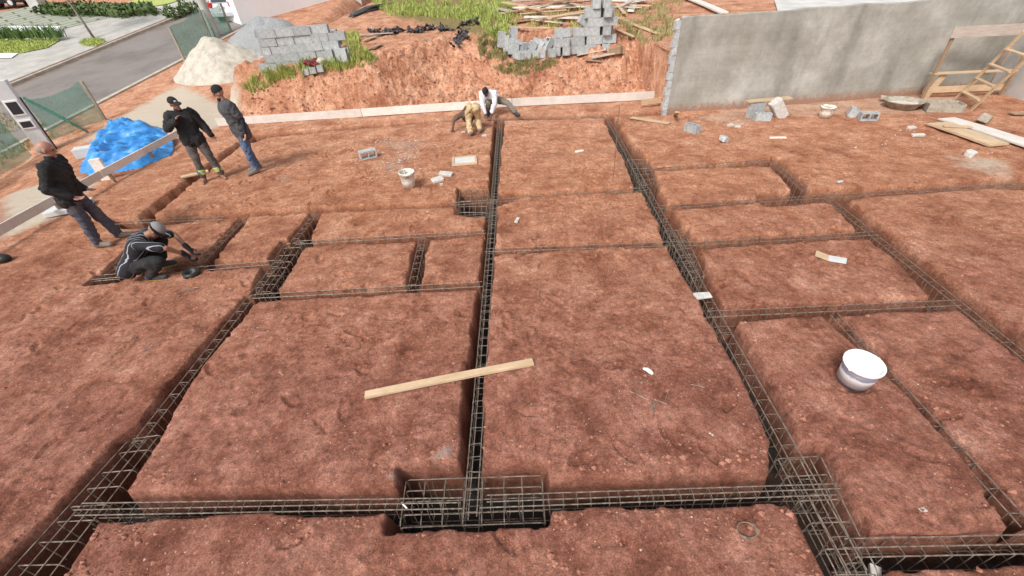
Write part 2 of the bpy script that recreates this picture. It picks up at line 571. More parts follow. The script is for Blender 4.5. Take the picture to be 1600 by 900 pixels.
    def build(s, name, mats, parent=None, local=False, smooth=False, bev=0.0, loc=None):
        """world-space geometry; origin at the bottom centre, or the parent's origin"""
        if parent is not None:
            off = (0, 0, 0) if local else parent.location
        elif local:
            off = (0, 0, 0)
        else:
            a = np.array(s.v)
            off = ((a[:, 0].min() + a[:, 0].max()) / 2, (a[:, 1].min() + a[:, 1].max()) / 2, a[:, 2].min())
        me = s.mesh(name, mats, off, smooth)
        o = bpy.data.objects.new(name, me)
        COL.objects.link(o)
        if parent is not None:
            o.parent = parent
        else:
            o.location = off if loc is None else loc
        if bev:
            b = o.modifiers.new('bevel', 'BEVEL'); b.width = bev; b.segments = 2; b.limit_method = 'ANGLE'
        return o

def tag(o, label=None, cat=None, group=None, kind=None):
    if label: o['label'] = label
    if cat: o['category'] = cat
    if group: o['group'] = group
    if kind: o['kind'] = kind
    return o

def empty(name, loc, label, cat, group=None, rz=0.0):
    o = bpy.data.objects.new(name, None)
    o.empty_display_size = .2
    COL.objects.link(o)
    o.location = loc; o.rotation_euler = (0, 0, rz)
    return tag(o, label, cat, group)

def copy_tree(o, parent=None):
    c = o.copy(); COL.objects.link(c)
    if parent is not None:
        c.parent = parent
    for ch in list(o.children):
        copy_tree(ch, c)
    return c

def rotz(a):
    return Matrix.Rotation(a, 3, 'Z')

# ------------------------------------------------------------------ trenches (rim outlines, on the ground)
TR = [  # depth, slope width, outline (photograph positions of the rim)
 (.46, .05, [(773,186),(788,186),(777,290),(770,400),(765,450),(753,600),(746,735),(750,760),(715,760),(718,735),(728,600),(747,450),(755,400),(765,290)]),
 (.62, .04, [(624,727),(849,724),(856,752),(856,818),(603,826),(606,798),(622,767)]),
 (.46, .09, [(382,462),(404,464),(338,545),(258,652),(225,690),(222,655),(300,560)]),
 (.60, .10, [(180,690),(228,655),(262,652),(240,690),(188,772),(155,810),(92,900),(60,960),(-70,960),(-15,890),(80,800)]),
 (.55, .06, [(440,374),(484,370),(455,415),(425,462),(392,464),(402,430),(415,408)]),
 (.45, .05, [(448,375),(487,330),(503,329),(480,374),(462,380)]),
 (.46, .05, [(160,774),(182,772),(400,768),(620,764),(640,790),(600,795),(480,800),(350,799),(150,812)]),
 (.46, .05, [(850,752),(1000,748),(1215,739),(1260,760),(1225,779),(1120,786),(1000,786),(920,788),(900,792),(850,792)]),
 (.46, .06, [(942,182),(957,182),(1007,245),(1029,295),(1068,357),(1103,430),(1122,470),(1152,500),(1202,590),(1256,700),(1218,700),(1097,472),(1062,420),(1035,355),(1002,297),(973,243)]),
 (.55, .05, [(975,246),(1012,246),(1030,288),(995,294),(984,270)]),
 (.55, .05, [(1030,354),(1072,351),(1094,395),(1108,430),(1096,458),(1078,440),(1050,400)]),
 (.60, .07, [(1210,697),(1293,693),(1357,836),(1347,850),(1402,905),(1450,970),(1335,970),(1298,895),(1249,795),(1222,776),(1206,740)]),
 (.46, .06, [(1340,838),(1500,834),(1660,828),(1660,874),(1500,879),(1395,884),(1350,884)]),
 (.46, .07, [(1195,247),(1218,247),(1262,292),(1325,311),(1386,360),(1502,450),(1650,558),(1640,598),(1500,485),(1458,466),(1396,400),(1340,360),(1303,319),(1240,297)]),
 (.46, .08, [(1291,494),(1322,496),(1386,565),(1456,645),(1612,812),(1590,836),(1523,735),(1413,610),(1333,535)]),
 (.46, .05, [(1112,480),(1280,473),(1462,466),(1495,478),(1475,482),(1295,491),(1130,500)]),
 (.45, .05, [(1068,375),(1200,368),(1352,359),(1370,370),(1230,379),(1088,388)]),
 (.45, .05, [(1032,319),(1120,313),(1187,308),(1182,299),(1240,296),(1400,290),(1540,282),(1545,278),(1660,276),(1660,297),(1560,293),(1390,302),(1320,311),(1200,322),(1188,316),(1040,327)]),
 (.42, .04, [(1008,263),(1090,258),(1170,251),(1165,245),(1204,244),(1210,259),(1175,258),(1020,267)]),
 (.45, .04, [(764,386),(900,380),(1034,374),(1044,384),(900,389),(766,395)]),
 (.45, .04, [(770,301),(880,297),(1005,290),(1006,298),(900,302),(818,307),(782,320),(765,318)]),
 (.58, .04, [(716,292),(770,290),(766,336),(738,339),(711,334)]),
 (.38, .04, [(228,338),(360,331),(480,324),(714,313),(714,321),(500,330),(380,337),(330,342),(262,350)]),
 (.45, .04, [(178,341),(285,336),(270,349),(210,357),(174,352)]),
 (.38, .06, [(362,230),(376,228),(300,286),(236,340),(215,340),(285,286)]),
 (.34, .05, [(392,209),(560,195),(700,185),(774,181),(940,177),(1048,171),(1050,178),(945,184),(790,188),(700,190),(560,200),(420,214),(372,230),(362,230)]),
 (.40, .05, [(378,335),(391,334),(327,412),(306,414)]),
 (.42, .04, [(200,414),(315,408),(418,404),(418,415),(300,420),(225,426)]),
 (.52, .05, [(203,387),(216,408),(232,421),(188,440),(136,444),(160,424)]),
 (.43, .04, [(468,374),(600,366),(755,356),(757,367),(650,374),(490,382),(465,386)]),
 (.42, .04, [(652,369),(669,368),(654,449),(633,449)]),
 (.44, .04, [(398,458),(520,452),(640,445),(752,435),(752,450),(600,459),(400,468)]),
]
TRW = [(d, w, np.array([G(*p)[:2] for p in poly])) for d, w, poly in TR]

def poly_sdf(px, py, poly):
    d = np.full(px.shape, 1e9); inside = np.zeros(px.shape, bool)
    n = len(poly)
    for i in range(n):
        ax, ay = poly[i]; bx, by = poly[(i + 1) % n]
        ex, ey = bx - ax, by - ay
        wx, wy = px - ax, py - ay
        t = np.clip((wx * ex + wy * ey) / (ex * ex + ey * ey + 1e-12), 0, 1)
        d = np.minimum(d, (wx - ex * t) ** 2 + (wy - ey * t) ** 2)
        c = ((ay > py) != (by > py)) & (px < (bx - ax) * (py - ay) / ((by - ay) if abs(by - ay) > 1e-9 else 1e-9) + ax)
        inside ^= c
    d = np.sqrt(d)
    return np.where(inside, -d, d)

def ax(parts):
    out = [parts[0][0]]
    for a, b, st in parts:
        n = max(1, int(round((b - a) / st)))
        out += list(np.linspace(a, b, n + 1)[1:])
    return np.array(out)

def graded(a, b, s0, s1):
    out = [a]; x = a; 
    while x < b:
        t = (x - a) / (b - a)
        x += s0 + (s1 - s0) * t
        out.append(min(x, b))
    return np.array(out)

def make_ground():
    xl = -graded(9.6, 160, .06, 12)[::-1]
    xm = ax([(-9.6, -7.2, .045), (-7.2, 6.2, .0175)])
    xr = graded(6.2, 160, .05, 12)
    xs = np.concatenate([xl, xm[1:], xr[1:]])
    ys = np.concatenate([np.linspace(-40, .3, 12)[:-1], ax([(.3, .9, .05), (.9, 5.5, .0175), (5.5, 12.9, .020), (12.9, 16.6, .05)]), graded(16.6, 300, .07, 14)[1:]])
    X, Y = np.meshgrid(xs, ys)
    Z = base_h(X, Y)
    site = sst(-12, -9.5, X) * sst(9, 8, Y - np.where(X > 4.1, 4.2, 5)) 
    # clods and tamped lumps
    Z += (0.020 * fbm(X, Y, .9, 3, 51) + 0.018 * fbm(X, Y, 3.7, 3, 61) + 0.034 * np.abs(fbm(X, Y, 9.0, 3, 71)) * sst(-.4, .4, fbm(X, Y, 1.3, 2, 75))) * sst(-16.4, -15.2, X) * sst(40, 20, Y)
    # boot prints and spade marks on the tamped pads
    for _ in range(420):
        fx_, fy_ = rng.uniform(-8.5, 5.8), rng.uniform(1.3, 11.8) ; a_ = rng.uniform(0, 6.28)
        i0, i1 = np.searchsorted(xs, [fx_ - .2, fx_ + .2]); j0, j1 = np.searchsorted(ys, [fy_ - .2, fy_ + .2])
        sl = (slice(j0, j1), slice(i0, i1))
        ca, sa = math.cos(a_), math.sin(a_)
        if rng.random() < .7:
            u = ((X[sl] - fx_) * ca + (Y[sl] - fy_) * sa) / .13; v = (-(X[sl] - fx_) * sa + (Y[sl] - fy_) * ca) / (.045 + .012 * u * .0)
            q_ = u * u + v * v
            Z[sl] += -.022 * sst(1.15, .7, q_) + .011 * np.exp(-((np.sqrt(q_) - 1.25) / .25) ** 2)
        else:
            u = ((X[sl] - fx_) * ca + (Y[sl] - fy_) * sa) / .12; v = (-(X[sl] - fx_) * sa + (Y[sl] - fy_) * ca) / .035
            Z[sl] += -.028 * np.exp(-v * v) * sst(1.2, .8, np.abs(u)) * np.where(v > 0, 1, .3)
    wx = X + .030 * fbm(X, Y, 2.4, 2, 81) + .013 * fbm(X, Y, 9.0, 2, 83)
    wy = Y + .030 * fbm(X, Y, 2.4, 2, 91) + .013 * fbm(X, Y, 9.0, 2, 93)
    cut = np.zeros_like(X); dark_fl = np.zeros_like(X); D = np.zeros_like(X); lip = np.zeros_like(X)
    for k, (dep, w, poly) in enumerate(TRW):
        x0, y0 = poly.min(0) - .5; x1, y1 = poly.max(0) + .5
        i0, i1 = np.searchsorted(xs, [x0, x1]); j0, j1 = np.searchsorted(ys, [y0, y1])
        sl = (slice(j0, j1), slice(i0, i1))
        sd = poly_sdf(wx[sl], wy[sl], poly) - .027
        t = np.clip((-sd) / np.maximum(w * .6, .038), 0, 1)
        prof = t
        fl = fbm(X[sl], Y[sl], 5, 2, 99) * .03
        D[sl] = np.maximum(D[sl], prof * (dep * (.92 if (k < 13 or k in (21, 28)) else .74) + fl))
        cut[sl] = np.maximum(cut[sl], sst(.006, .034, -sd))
        lip[sl] = np.maximum(lip[sl], np.exp(-np.clip(sd, 0, 1) / .035) * .014)
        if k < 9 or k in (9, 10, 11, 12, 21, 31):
            dark_fl[sl] = np.maximum(dark_fl[sl], sst(max(w * .6, .038) * .8, max(w * .6, .038) * 1.25, -sd) * (1.0 if k < 9 else .85))
    Z -= np.maximum(D, lip)
    nx, ny = len(xs), len(ys)
    me = bpy.data.meshes.new('ground')
    V = np.stack([X, Y, Z], -1).reshape(-1, 3)
    idx = np.arange(nx * ny).reshape(ny, nx)
    F = np.stack([idx[:-1, :-1], idx[:-1, 1:], idx[1:, 1:], idx[1:, :-1]], -1).reshape(-1, 4)
    me.vertices.add(len(V)); me.vertices.foreach_set('co', V.ravel())
    me.loops.add(F.size); me.loops.foreach_set('vertex_index', F.ravel().astype(np.int32))
    me.polygons.add(len(F)); me.polygons.foreach_set('loop_start', np.arange(0, F.size, 4, dtype=np.int32))
    me.polygons.foreach_set('use_smooth', np.ones(len(F), bool))
    me.update(calc_edges=True)
    def gpoly(pxs, z=0.0, soft=.3, terrain=False):
        P = T_many([p[0] for p in pxs], [p[1] for p in pxs])[:, :2] if terrain else np.array([G(*p, z)[:2] for p in pxs])
        x0, y0 = P.min(0) - 2; x1, y1 = P.max(0) + 2
        out = np.zeros_like(X)
        i0, i1 = np.searchsorted(xs, [x0, x1]); j0, j1 = np.searchsorted(ys, [y0, y1])
        sl = (slice(j0, j1), slice(i0, i1))
        if j1 > j0 and i1 > i0:
            out[sl] = sst(soft, -soft, poly_sdf(X[sl], Y[sl], P))
        return out
    cement = np.zeros_like(X)
    for q, st, so in (([(560,225),(600,212),(690,215),(670,245),(640,275),(590,285),(560,270),(600,245)], .62, .7),
                      ([(665,705),(712,690),(714,722),(672,724)], .70, .10), ([(598,738),(632,722),(622,755),(597,754)], .70, .09),
                      ([(45,790),(100,770),(85,810),(60,815)], .62, .2), ([(400,260),(470,275),(470,292),(420,285)], .6, .3),
                      ([(780,225),(900,240),(960,270),(880,285),(800,250)], .5, .6), ([(960,240),(980,240),(985,275),(965,280)], .6, .2), ([(215,700),(240,690),(225,735),(200,745)], .7, .1),
                      ([(1095,850),(1120,850),(1200,905),(1150,905)], .5, .2), ([(610,770),(628,770),(628,800),(612,800)], .0, .1)):
        cement = np.maximum(cement, st * gpoly(q, 0, so))
    sandy = np.zeros_like(X)
    for q, st, so, tr in (([(-10,300),(120,270),(165,285),(90,345),(-10,385)], .9, .5, 0), ([(120,222),(190,178),(285,125),(372,106),(385,165),(345,200),(240,230)], .95, .7, 1),
                          ([(1040,185),(1170,160),(1420,146),(1540,150),(1480,180),(1250,185),(1150,205)], .62, .5, 0), ([(1450,235),(1600,250),(1600,290),(1480,262)], .75, .5, 0),
                          ([(1160,240),(1300,230),(1420,265),(1300,285)], .42, .8, 0), ([(660,92),(780,80),(790,130),(700,140)], .3, .8, 1)):
        sandy = np.maximum(sandy, st * gpoly(q, 0, so, tr))
    grassy = np.zeros_like(X)
    for q, st, so in (([(570,0),(800,0),(810,75),(770,65),(600,25)], .95, 1.0), ([(385,135),(470,105),(560,90),(585,100),(480,115),(400,145)], .8, .25),
                      ([(780,105),(850,92),(870,105),(800,120)], .8, .3), ([(970,10),(1070,5),(1040,60),(980,50)], .6, 1.0), ([(0,150),(70,190),(70,230),(0,270)], .55, .8)):
        grassy = np.maximum(grassy, st * gpoly(q, 0, so, True))
    rubble = np.zeros_like(X)
    for q, st, so in (([(600,60),(1040,60),(1050,140),(760,150),(620,120)], .38, .8), ([(640,120),(700,110),(760,140),(660,160)], .5, .5)):
        rubble = np.maximum(rubble, st * gpoly(q, 0, so, True))
    for nm, arr in (('cut', cut), ('dark_floor', dark_fl), ('cement', cement), ('sandy', sandy), ('grassy', grassy), ('rubble', rubble)):
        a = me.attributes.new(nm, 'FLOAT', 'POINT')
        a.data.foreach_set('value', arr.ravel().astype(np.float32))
    me.materials.append(MAT['ground'])
    o = bpy.data.objects.new('ground', me)
    COL.objects.link(o)
    tag(o, kind='structure')
    return o
make_ground()

# ------------------------------------------------------------------ rebar
BAR_R = .0050
def bar_mesh(L):
    return MB().tube([(-L / 2, 0, 0), (0, 0, 0), (L / 2, 0, 0)], BAR_R, 5)

_stir = {}
def stirrup_mesh(w, h):
    k = (round(w, 3), round(h, 3))
    if k not in _stir:
        a = .012
        pts = [(0, -w/2 + a, h/2), (0, w/2 - a, h/2), (0, w/2, h/2 - a), (0, w/2, -h/2 + a), (0, w/2 - a, -h/2), (0, -w/2 + a, -h/2), (0, -w/2, -h/2 + a), (0, -w/2, h/2 - a)]
        mb = MB().tube(pts, .0036, 5, closed=True)
        mb.tube([(0, -w/2 + .004, h/2 - .004), (.004, -w/2 + .05, h/2 - .05)], .0036, 5)
        _stir[k] = mb.mesh('stirrup', MAT['steel'])
    return _stir[k]

def cage(label, p, q, w, h=.29, top=-.008, step=.15, extra=0):
    a = Vector(G(*p, top)); b = Vector(G(*q, top))
    d = b - a; L = d.length; ang = math.atan2(d.y, d.x)
    mid = (a + b) / 2
    root = empty('rebar_cage', (mid.x, mid.y, top - h), label, 'rebar cage', 'steel reinforcement cages lying in the trenches', ang)
    me = bar_mesh(L).mesh('longitudinal_bar', MAT['steel'])
    spots = [(-w/2, h), (w/2, h), (-w/2, 0), (w/2, 0)]
    if extra:
        spots.append((0.0, h))
    for (y, z) in spots:
        o = bpy.data.objects.new('longitudinal_bar', me)
        COL.objects.link(o); o.parent = root
        o.location = (random.uniform(-.03, .03), y * .93, z - .004 if z else .008)
        o.rotation_euler = (0, random.uniform(-.003, .003), random.uniform(-.004, .004))
    n = int(L / step)
    sm = stirrup_mesh(w, h)
    for i in range(min(n, 100)):
        o = bpy.data.objects.new('stirrup', sm)
        COL.objects.link(o); o.parent = root
        o.location = (-L/2 + (i + .5) * L / n + random.uniform(-.018, .018), 0, h / 2)
        o.rotation_euler = (random.uniform(-.02, .02), random.uniform(-.06, .06), random.uniform(-.07, .07))
    return root

CAGES = [
 ('long narrow steel cage running up the middle trench of the site', (781,188), (734,812), .125, .15, 1),
 ('slanting steel cage in the left-hand trench below the crouching man', (440,403), (206,700), .11, .17, 0),
 ('steel cage in the nearest cross trench, left of the big pit', (118,795), (724,786), .10, .115, 1),
 ('steel cage in the nearest cross trench, right of the big pit', (755,783), (1308,764), .10, .115, 1),
 ('long slanting steel cage in the right-hand trench ending at the bottom right pit', (948,184), (1345,895), .11, .15, 0),
 ('steel cage in the bottom right corner trench', (1322,856), (1665,848), .13, .14, 1),
 ('short steel cage in the far right trench by the long cross trench', (1202,249), (1262,300), .12, .17, 0),
 ('steel cage in the outermost right trench leaving the photo', (1286,304), (1640,587), .11, .17, 0),
 ('steel cage in the slanting trench beside the white bucket', (1303,490), (1604,820), .10, .17, 0),
 ('steel cage in the cross trench above the white bucket', (1105,490), (1500,473), .11, .15, 0),
 ('steel cage in the cross trench beyond the folded cardboard', (1060,382), (1368,364), .11, .17, 0),
 ('steel cage in the longest cross trench on the right', (1030,323), (1640,285), .12, .18, 0),
 ('steel cage in the far right cross trench nearest the grey wall', (1000,266), (1205,250), .12, .18, 0),
 ('steel cage in the cross trench right of the middle trench, above the big slab', (760,391), (1055,380), .11, .17, 0),
 ('steel cage crossing the square pit by the speckled bucket', (702,319), (1008,295), .12, .17, 0),
 ('short steel cage behind the crouching man', (180,348), (350,340), .12, .18, 0),
 ('short slanting steel cage by the crouching man\'s hands', (384,338), (314,411), .10, .18, 0),
 ('short slanting steel cage between the two small left slabs', (495,331), (458,378), .11, .18, 0),
 ('steel cage in the cross trench under the crouching man', (148,433), (425,410), .12, .16, 0),
 ('steel cage in the cross trench left of the middle trench, below the square pit', (462,379), (757,362), .11, .17, 0),
 ('shortest steel cage between the two small middle slabs', (661,369), (643,449), .11, .16, 0),
 ('steel cage in the cross trench above the large left slab', (398,463), (756,443), .11, .16, 0),
 ('steel cage in the far trench under the two bending men', (690,188), (945,181), .12, .18, 0),
]
for lab, p, q, w, st, ex in CAGES:
    cage(lab, p, q, w, step=st, extra=ex)

def basket(label, quad, nl, nc, z=-.04, drop=.36, r=.0050):
    """open basket of crossing bars with turned-down ends in a footing pit; quad = far left, far right, near right, near left"""
    A, B, C, D = [Vector(G(*p, z)) for p in quad]
    mid = (A + B + C + D) / 4
    root = empty('footing_basket', (mid.x, mid.y, z - drop), label, 'rebar basket', 'steel baskets in the footing pits')
    def run(P, Q, zo):
        t = (Q - P).normalized() * .03
        dz = Vector((0, 0, -drop + .02))
        o = Vector((0, 0, zo))
        MB().tube([P + dz + o, P + o - Vector((0, 0, .03)), P + o + t * .35 - Vector((0, 0, .008)), P + t + o, Q - t + o, Q + o - t * .35 - Vector((0, 0, .008)), Q + o - Vector((0, 0, .03)), Q + dz + o], r, 5).build('basket_bar', MAT['steel'], root)
    for i in range(nl):
        t = i / (nl - 1) + random.uniform(-.02, .02)
        run(A.lerp(D, t), B.lerp(C, t), 0)
    for i in range(nc):
        t = i / (nc - 1) + random.uniform(-.012, .012)
        run(A.lerp(B, t), D.lerp(C, t), .011)
    # bottom mat
    for i in range(1):
        t = .5
        dz = Vector((0, 0, -drop))
        MB().tube([A.lerp(D, t) + dz, B.lerp(C, t) + dz], r, 5).build('basket_bar', MAT['steel'], root)
    return root

basket('rebar basket filling the large dark pit at the bottom of the middle trench', [(636,751),(846,744),(851,816),(626,824)], 5, 8, z=-.10)
basket('long rebar basket in the wide pit at the lower left corner', [(203,688),(249,682),(62,925),(-12,925)], 9, 4)
basket('rebar basket in the wide pit at the bottom right', [(1214,716),(1280,712),(1372,900),(1308,900)], 6, 5)
basket('rebar basket in the far right-hand trench pit with splayed bars', [(980,249),(1008,249),(1026,288),(1000,291)], 6, 4)
basket('rebar basket in the pit just above the stone tile', [(1038,360),(1066,358),(1100,432),(1082,436)], 8, 4)
basket('rebar basket in the square pit beside the middle trench', [(719,298),(764,296),(760,332),(716,332)], 5, 6)
basket('rebar basket in the left junction pit right of the crouching man', [(446,380),(476,378),(424,455),(400,456)], 8, 4)
basket('rebar basket in the pit left of the crouching man\'s feet', [(204,394),(226,416),(186,436),(145,440)], 3, 5)

# bent single bars lying in the pits, thin upright bar
o = MB().tube([G(957, 290, -.1), Vector(G(957, 290, 0)) + Vector((0, 0, .7)), Vector(G(957, 290, 0)) + Vector((-.01, 0, 1.46))], .006, 6).build('upright_rebar', MAT['steel'])
tag(o, 'single thin rusty bar standing upright beside the right-hand trench', 'rebar')

# ------------------------------------------------------------------ walls
def wall_slab(name, pts, z0, z1, thick, m, label, cat):
    """pts: two ground points, thickness away from the camera"""
    a, b = Vector(pts[0]), Vector(pts[1])
    d = (b - a); d.z = 0; d.normalize(); n = Vector((-d.y, d.x, 0))
    ang = math.atan2(d.y, d.x); L = (b - a).length
    mb = MB()
    nx = 24
    rows = 6
    vs = []; 
    nx = int(L / .18); P_ = []
    for i in range(nx + 1):
        x = L * i / nx
        zt = z1 + .022 * math.sin(x * 3.1) * math.sin(x * 1.3 + 1) + random.uniform(-.007, .007)
        f0 = .008 * math.sin(x * 2.3 + .5)
        P_ += [(x, f0, z0), (x, f0 + .003, zt - .012), (x, .012 + f0, zt), (x, thick - .012, zt), (x, thick, zt - .012), (x, thick, z0)]
    F_ = [tuple(range(5, -1, -1)), tuple(6 * nx + k for k in range(6))]
    for i in range(nx):
        for k in range(6):
            F_.append((6 * i + k, 6 * i + (k + 1) % 6, 6 * i + 6 + (k + 1) % 6, 6 * i + 6 + k))
    mb.add(P_, [tuple(reversed(f)) for f in F_])
    o = mb.build(name, m, local=True)
    o.location = (a.x, a.y, 0); o.rotation_euler = (0, 0, ang)
    return tag(o, label, cat)
WA = Vector(G(1042, 178)); WB = Vector(G(1541, 140))
wl = wall_slab('boundary_wall', (WA, WB), -.5, 2.24, .16, MAT['wall'], 'long grey cement rendered wall with dark streaks along the right side of the site', 'wall')
# concrete edge pillar with toothed blocks at the free end
dW = (WB - WA).normalized(); nW = Vector((-dW.y, dW.x, 0))
mb = MB()
for k in range(12):
    e = .03 if k % 2 else .0
    mb.box((-.055 - e / 2, .08 + .004 * (k % 2), -.1 + .19 * k + .095), (.11 + e, .13, .186), j=.008)
oo = mb.build('raw_block_edge', MAT['block'], wl, local=True)
WC = Vector(G(1660, 178))
wall_slab('boundary_wall', (WB + Vector((.0, -.02, 0)), WC), -.5, 2.6, .16, MAT['lightwall'], 'pale grey rendered wall at the right edge behind the timber ladder', 'wall')

# white building far left top and its neighbours
a = T(378, 39); b = T(566, 8)
b = Vector((b.x, b.y, b.z))
d = (b - a); d.z = 0; L = d.length; ang = math.atan2(d.y, d.x)
wh = empty('white_house', (a.x, a.y, a.z - .6), 'large plain white house wall above the gravel pile beside the road', 'house', rz=ang)
MB().box((L / 2, 1.6, 2.2), (L, 3.2, 4.4)).build('wall', MAT['white'], wh, local=True)
MB().box((L / 2, 1.6, 4.5), (L + .3, 3.5, .18)).build('roof_slab', MAT['lightwall'], wh, local=True)

a = T(1330, 12); b = T(1520, 2)
a = Vector((13.0, 21.5, 1.7)); b = Vector((27.0, 23.5, 1.7))
d = (b - a); L = d.length; ang = math.atan2(d.y, d.x)
nh = empty('white_house', (a.x, a.y, 1.2), 'white neighbouring house with dark windows just showing over the grey wall', 'house', rz=ang)
MB().box((L / 2, 1.5, 1.9), (L, 3, 3.8)).build('wall', MAT['white'], nh, local=True)
for k in range(3):
    w = MB().box((2.6 + 3.2 * k, -.02, 1.9), (2.3, .08, 1.5)).build('window', MAT['white_plastic'], nh, local=True)
    for s in (-1, 1):
        MB().box((2.6 + 3.2 * k + s * .54, -.065, 1.9), (1.0, .03, 1.3)).build('pane', MAT['dark_glass'], w, local=True)
pv = MB()
q = [T(1252, -6), T(1268, 17), T(1420, 17), T(1440, -6)]
pv.add([v + Vector((0, 0, .05)) for v in [Vector((9.2, 17.2, hz(9.2, 17.2))), Vector((26, 17.2, hz(26, 17.2))), Vector((26, 21.4, hz(26, 21.4))), Vector((11, 21.4, hz(11, 21.4)))]], [(0, 1, 2, 3)])
tag(pv.build('pavement', MAT['lightwall']), kind='structure')

# ------------------------------------------------------------------ road and far side of the street
def rpoly(name, pxs, m, off, kind='structure'):
    mb = MB()
    P = [RP(*p, off) for p in pxs]
    mb.add(P, [tuple(range(len(P)))])
    o = mb.build(name, m)
    if kind: tag(o, kind=kind)
    return o
perp = np.array([-RU[1], RU[0]])
def rc(s, v, off=0.0):
    x, y = RA[0] + RU[0] * s + perp[0] * v, RA[1] + RU[1] * s + perp[1] * v
    return Vector((x, y, z_road(x, y) + off))
def strip(name, s0, s1, v0, v1, off, m, h=0.0):
    mb = MB()
    P = [rc(s0, v0, off), rc(s1, v0, off), rc(s1, v1, off), rc(s0, v1, off)]
    if h:
        Q = [p - Vector((0, 0, h)) for p in P]
        mb.add(P + Q, [(0, 3, 2, 1)[::-1], (0, 1, 5, 4), (1, 2, 6, 5), (2, 3, 7, 6), (3, 0, 4, 7)])
    else:
        mb.add(P, [(0, 1, 2, 3)])
    return tag(mb.build(name, m), kind='structure')
MAT['asphalt'] = speck('asphalt', (.165, .142, .130), (.215, .19, .176), .5, .9, .3, .01, c3=(.235, .21, .195))
MAT['kerb'] = speck('kerb_concrete', (.38, .33, .27), (.55, .49, .42), 4, .9, .3, .01)
MAT['sidewalk'] = speck('sidewalk_concrete', (.36, .345, .315), (.50, .485, .45), 1.4, .9, .3, .01)
MAT['gutter'] = speck('brown_gutter', (.16, .10, .07), (.30, .20, .15), 3, .9, .3, .01)
VW = 7.0
strip('road', -25, 60, 0, VW, .015, MAT['asphalt'])
strip('kerb', -25, 60, -.22, 0, .06, MAT['kerb'], .3)
strip('gutter', -25, 60, VW - .30, VW - .08, .022, MAT['gutter'])
strip('kerb', -25, 60, VW, VW + .18, .14, MAT['kerb'], .4)
strip('gutter', -25, 60, VW + .2, VW + .42, .148, MAT['gutter'])
strip('sidewalk', -25, 60, VW + .18, 16, .13, MAT['sidewalk'], .4)
def paver():
    m, nt, b = mat('grass_paver')
    co = coords(nt)
    br = N(nt, 'ShaderNodeTexBrick')
    br.inputs['Scale'].default_value = 1.0; br.inputs['Brick Width'].default_value = 1.9; br.inputs['Row Height'].default_value = 1.15
    br.inputs['Mortar Size'].default_value = .09; br.inputs['Mortar Smooth'].default_value = .3
    br.offset = 0.5
    mp = N(nt, 'ShaderNodeMapping'); mp.inputs['Rotation'].default_value = (0, 0, math.radians(-50))
    nt.links.new(co, mp.inputs[0]); nt.links.new(mp.outputs[0], br.inputs['Vector'])
    f = noise(nt, co, 2.5, 5, .6)
    c1 = ramp(nt, f, [(.3, (.25, .26, .21)), (.7, (.40, .41, .35))])
    nt.links.new(mix(nt, br.outputs['Fac'], c1, mix(nt, f, (.06, .09, .03), (.15, .17, .07))), b.inputs['Base Color'])
    b.inputs['Roughness'].default_value = .9
    return m
MAT['paver'] = paver()
rpoly('driveway', [(-60,30),(60,8),(120,14),(215,17),(150,32),(98,45),(-60,38)], MAT['paver'], .15)
rpoly('lawn', [(-40,62),(94,62),(74,74),(36,82),(-40,84)], MAT['grass'], .17)
rpoly('lawn', [(225,12),(200,2),(255,-8),(300,-6),(262,6)], MAT['grass'], .165)
rpoly('lawn', [(124,68),(132,62),(152,60),(166,64),(150,72),(130,71)], MAT['grass'], .16)
rpoly('paving', [(-40,83),(28,83),(18,90),(-40,93)], MAT['white'], .175)

def blades(name, P, h, m, w=.012, lean=.35, nper=1, kind=None):
    """thin grass blades, each two triangles, rooted on points"""
    n = len(P)
    vs = np.zeros((n, 5, 3)); 
    ang = rng.uniform(0, 2 * np.pi, n); ln = rng.uniform(.1, lean, n); hh = h * rng.uniform(.5, 1.25, n); ww = w * rng.uniform(.7, 1.3, n)
    dx, dy = np.cos(ang), np.sin(ang)
    P = np.asarray(P)
    for i, (t, wf) in enumerate(((0, 1), (.55, .8))):
        bend = ln * t * t
        for sgn, j in ((-1, 2 * i), (1, 2 * i + 1)):
            vs[:, j, 0] = P[:, 0] + dx * bend * hh - dy * sgn * ww * wf
            vs[:, j, 1] = P[:, 1] + dy * bend * hh + dx * sgn * ww * wf
            vs[:, j, 2] = P[:, 2] - .02 * (i == 0) + hh * t
    vs[:, 4, 0] = P[:, 0] + dx * ln * hh; vs[:, 4, 1] = P[:, 1] + dy * ln * hh; vs[:, 4, 2] = P[:, 2] + hh
    V = vs.reshape(-1, 3)
    o0 = V.min(0); o1 = V.max(0); off = np.array([(o0[0] + o1[0]) / 2, (o0[1] + o1[1]) / 2, o0[2]])
    me = bpy.data.meshes.new(name)
    b = np.arange(n) * 5
    F = []
    for k in b.tolist():
        F.append((k, k + 1, k + 3, k + 2)); F.append((k + 2, k + 3, k + 4))
    me.from_pydata((V - off).tolist(), [], F)
    me.materials.append(m)
    o = bpy.data.objects.new(name, me); COL.objects.link(o); o.location = off
    if kind: tag(o, kind=kind)
    return o

def in_poly(n, pxs, terrain=True, clump=0.0, off=0.0, road=False):
    xs_ = [p[0] for p in pxs]; ys_ = [p[1] for p in pxs]
    pp = np.array(pxs, float)
    X = rng.uniform(min(xs_), max(xs_), n * 3); Y = rng.uniform(min(ys_), max(ys_), n * 3)
    keep = poly_sdf(X, Y, pp) < 0
    if clump:
        keep &= (vnoise(X / clump, Y / clump * 2, 3) + .5 * vnoise(X / clump * 3, Y / clump * 5, 8)) > .72
    X, Y = X[keep][:n], Y[keep][:n]
    if road:
        return np.array([RP(x, y, off) for x, y in zip(X, Y)])
    return T_many(X, Y)

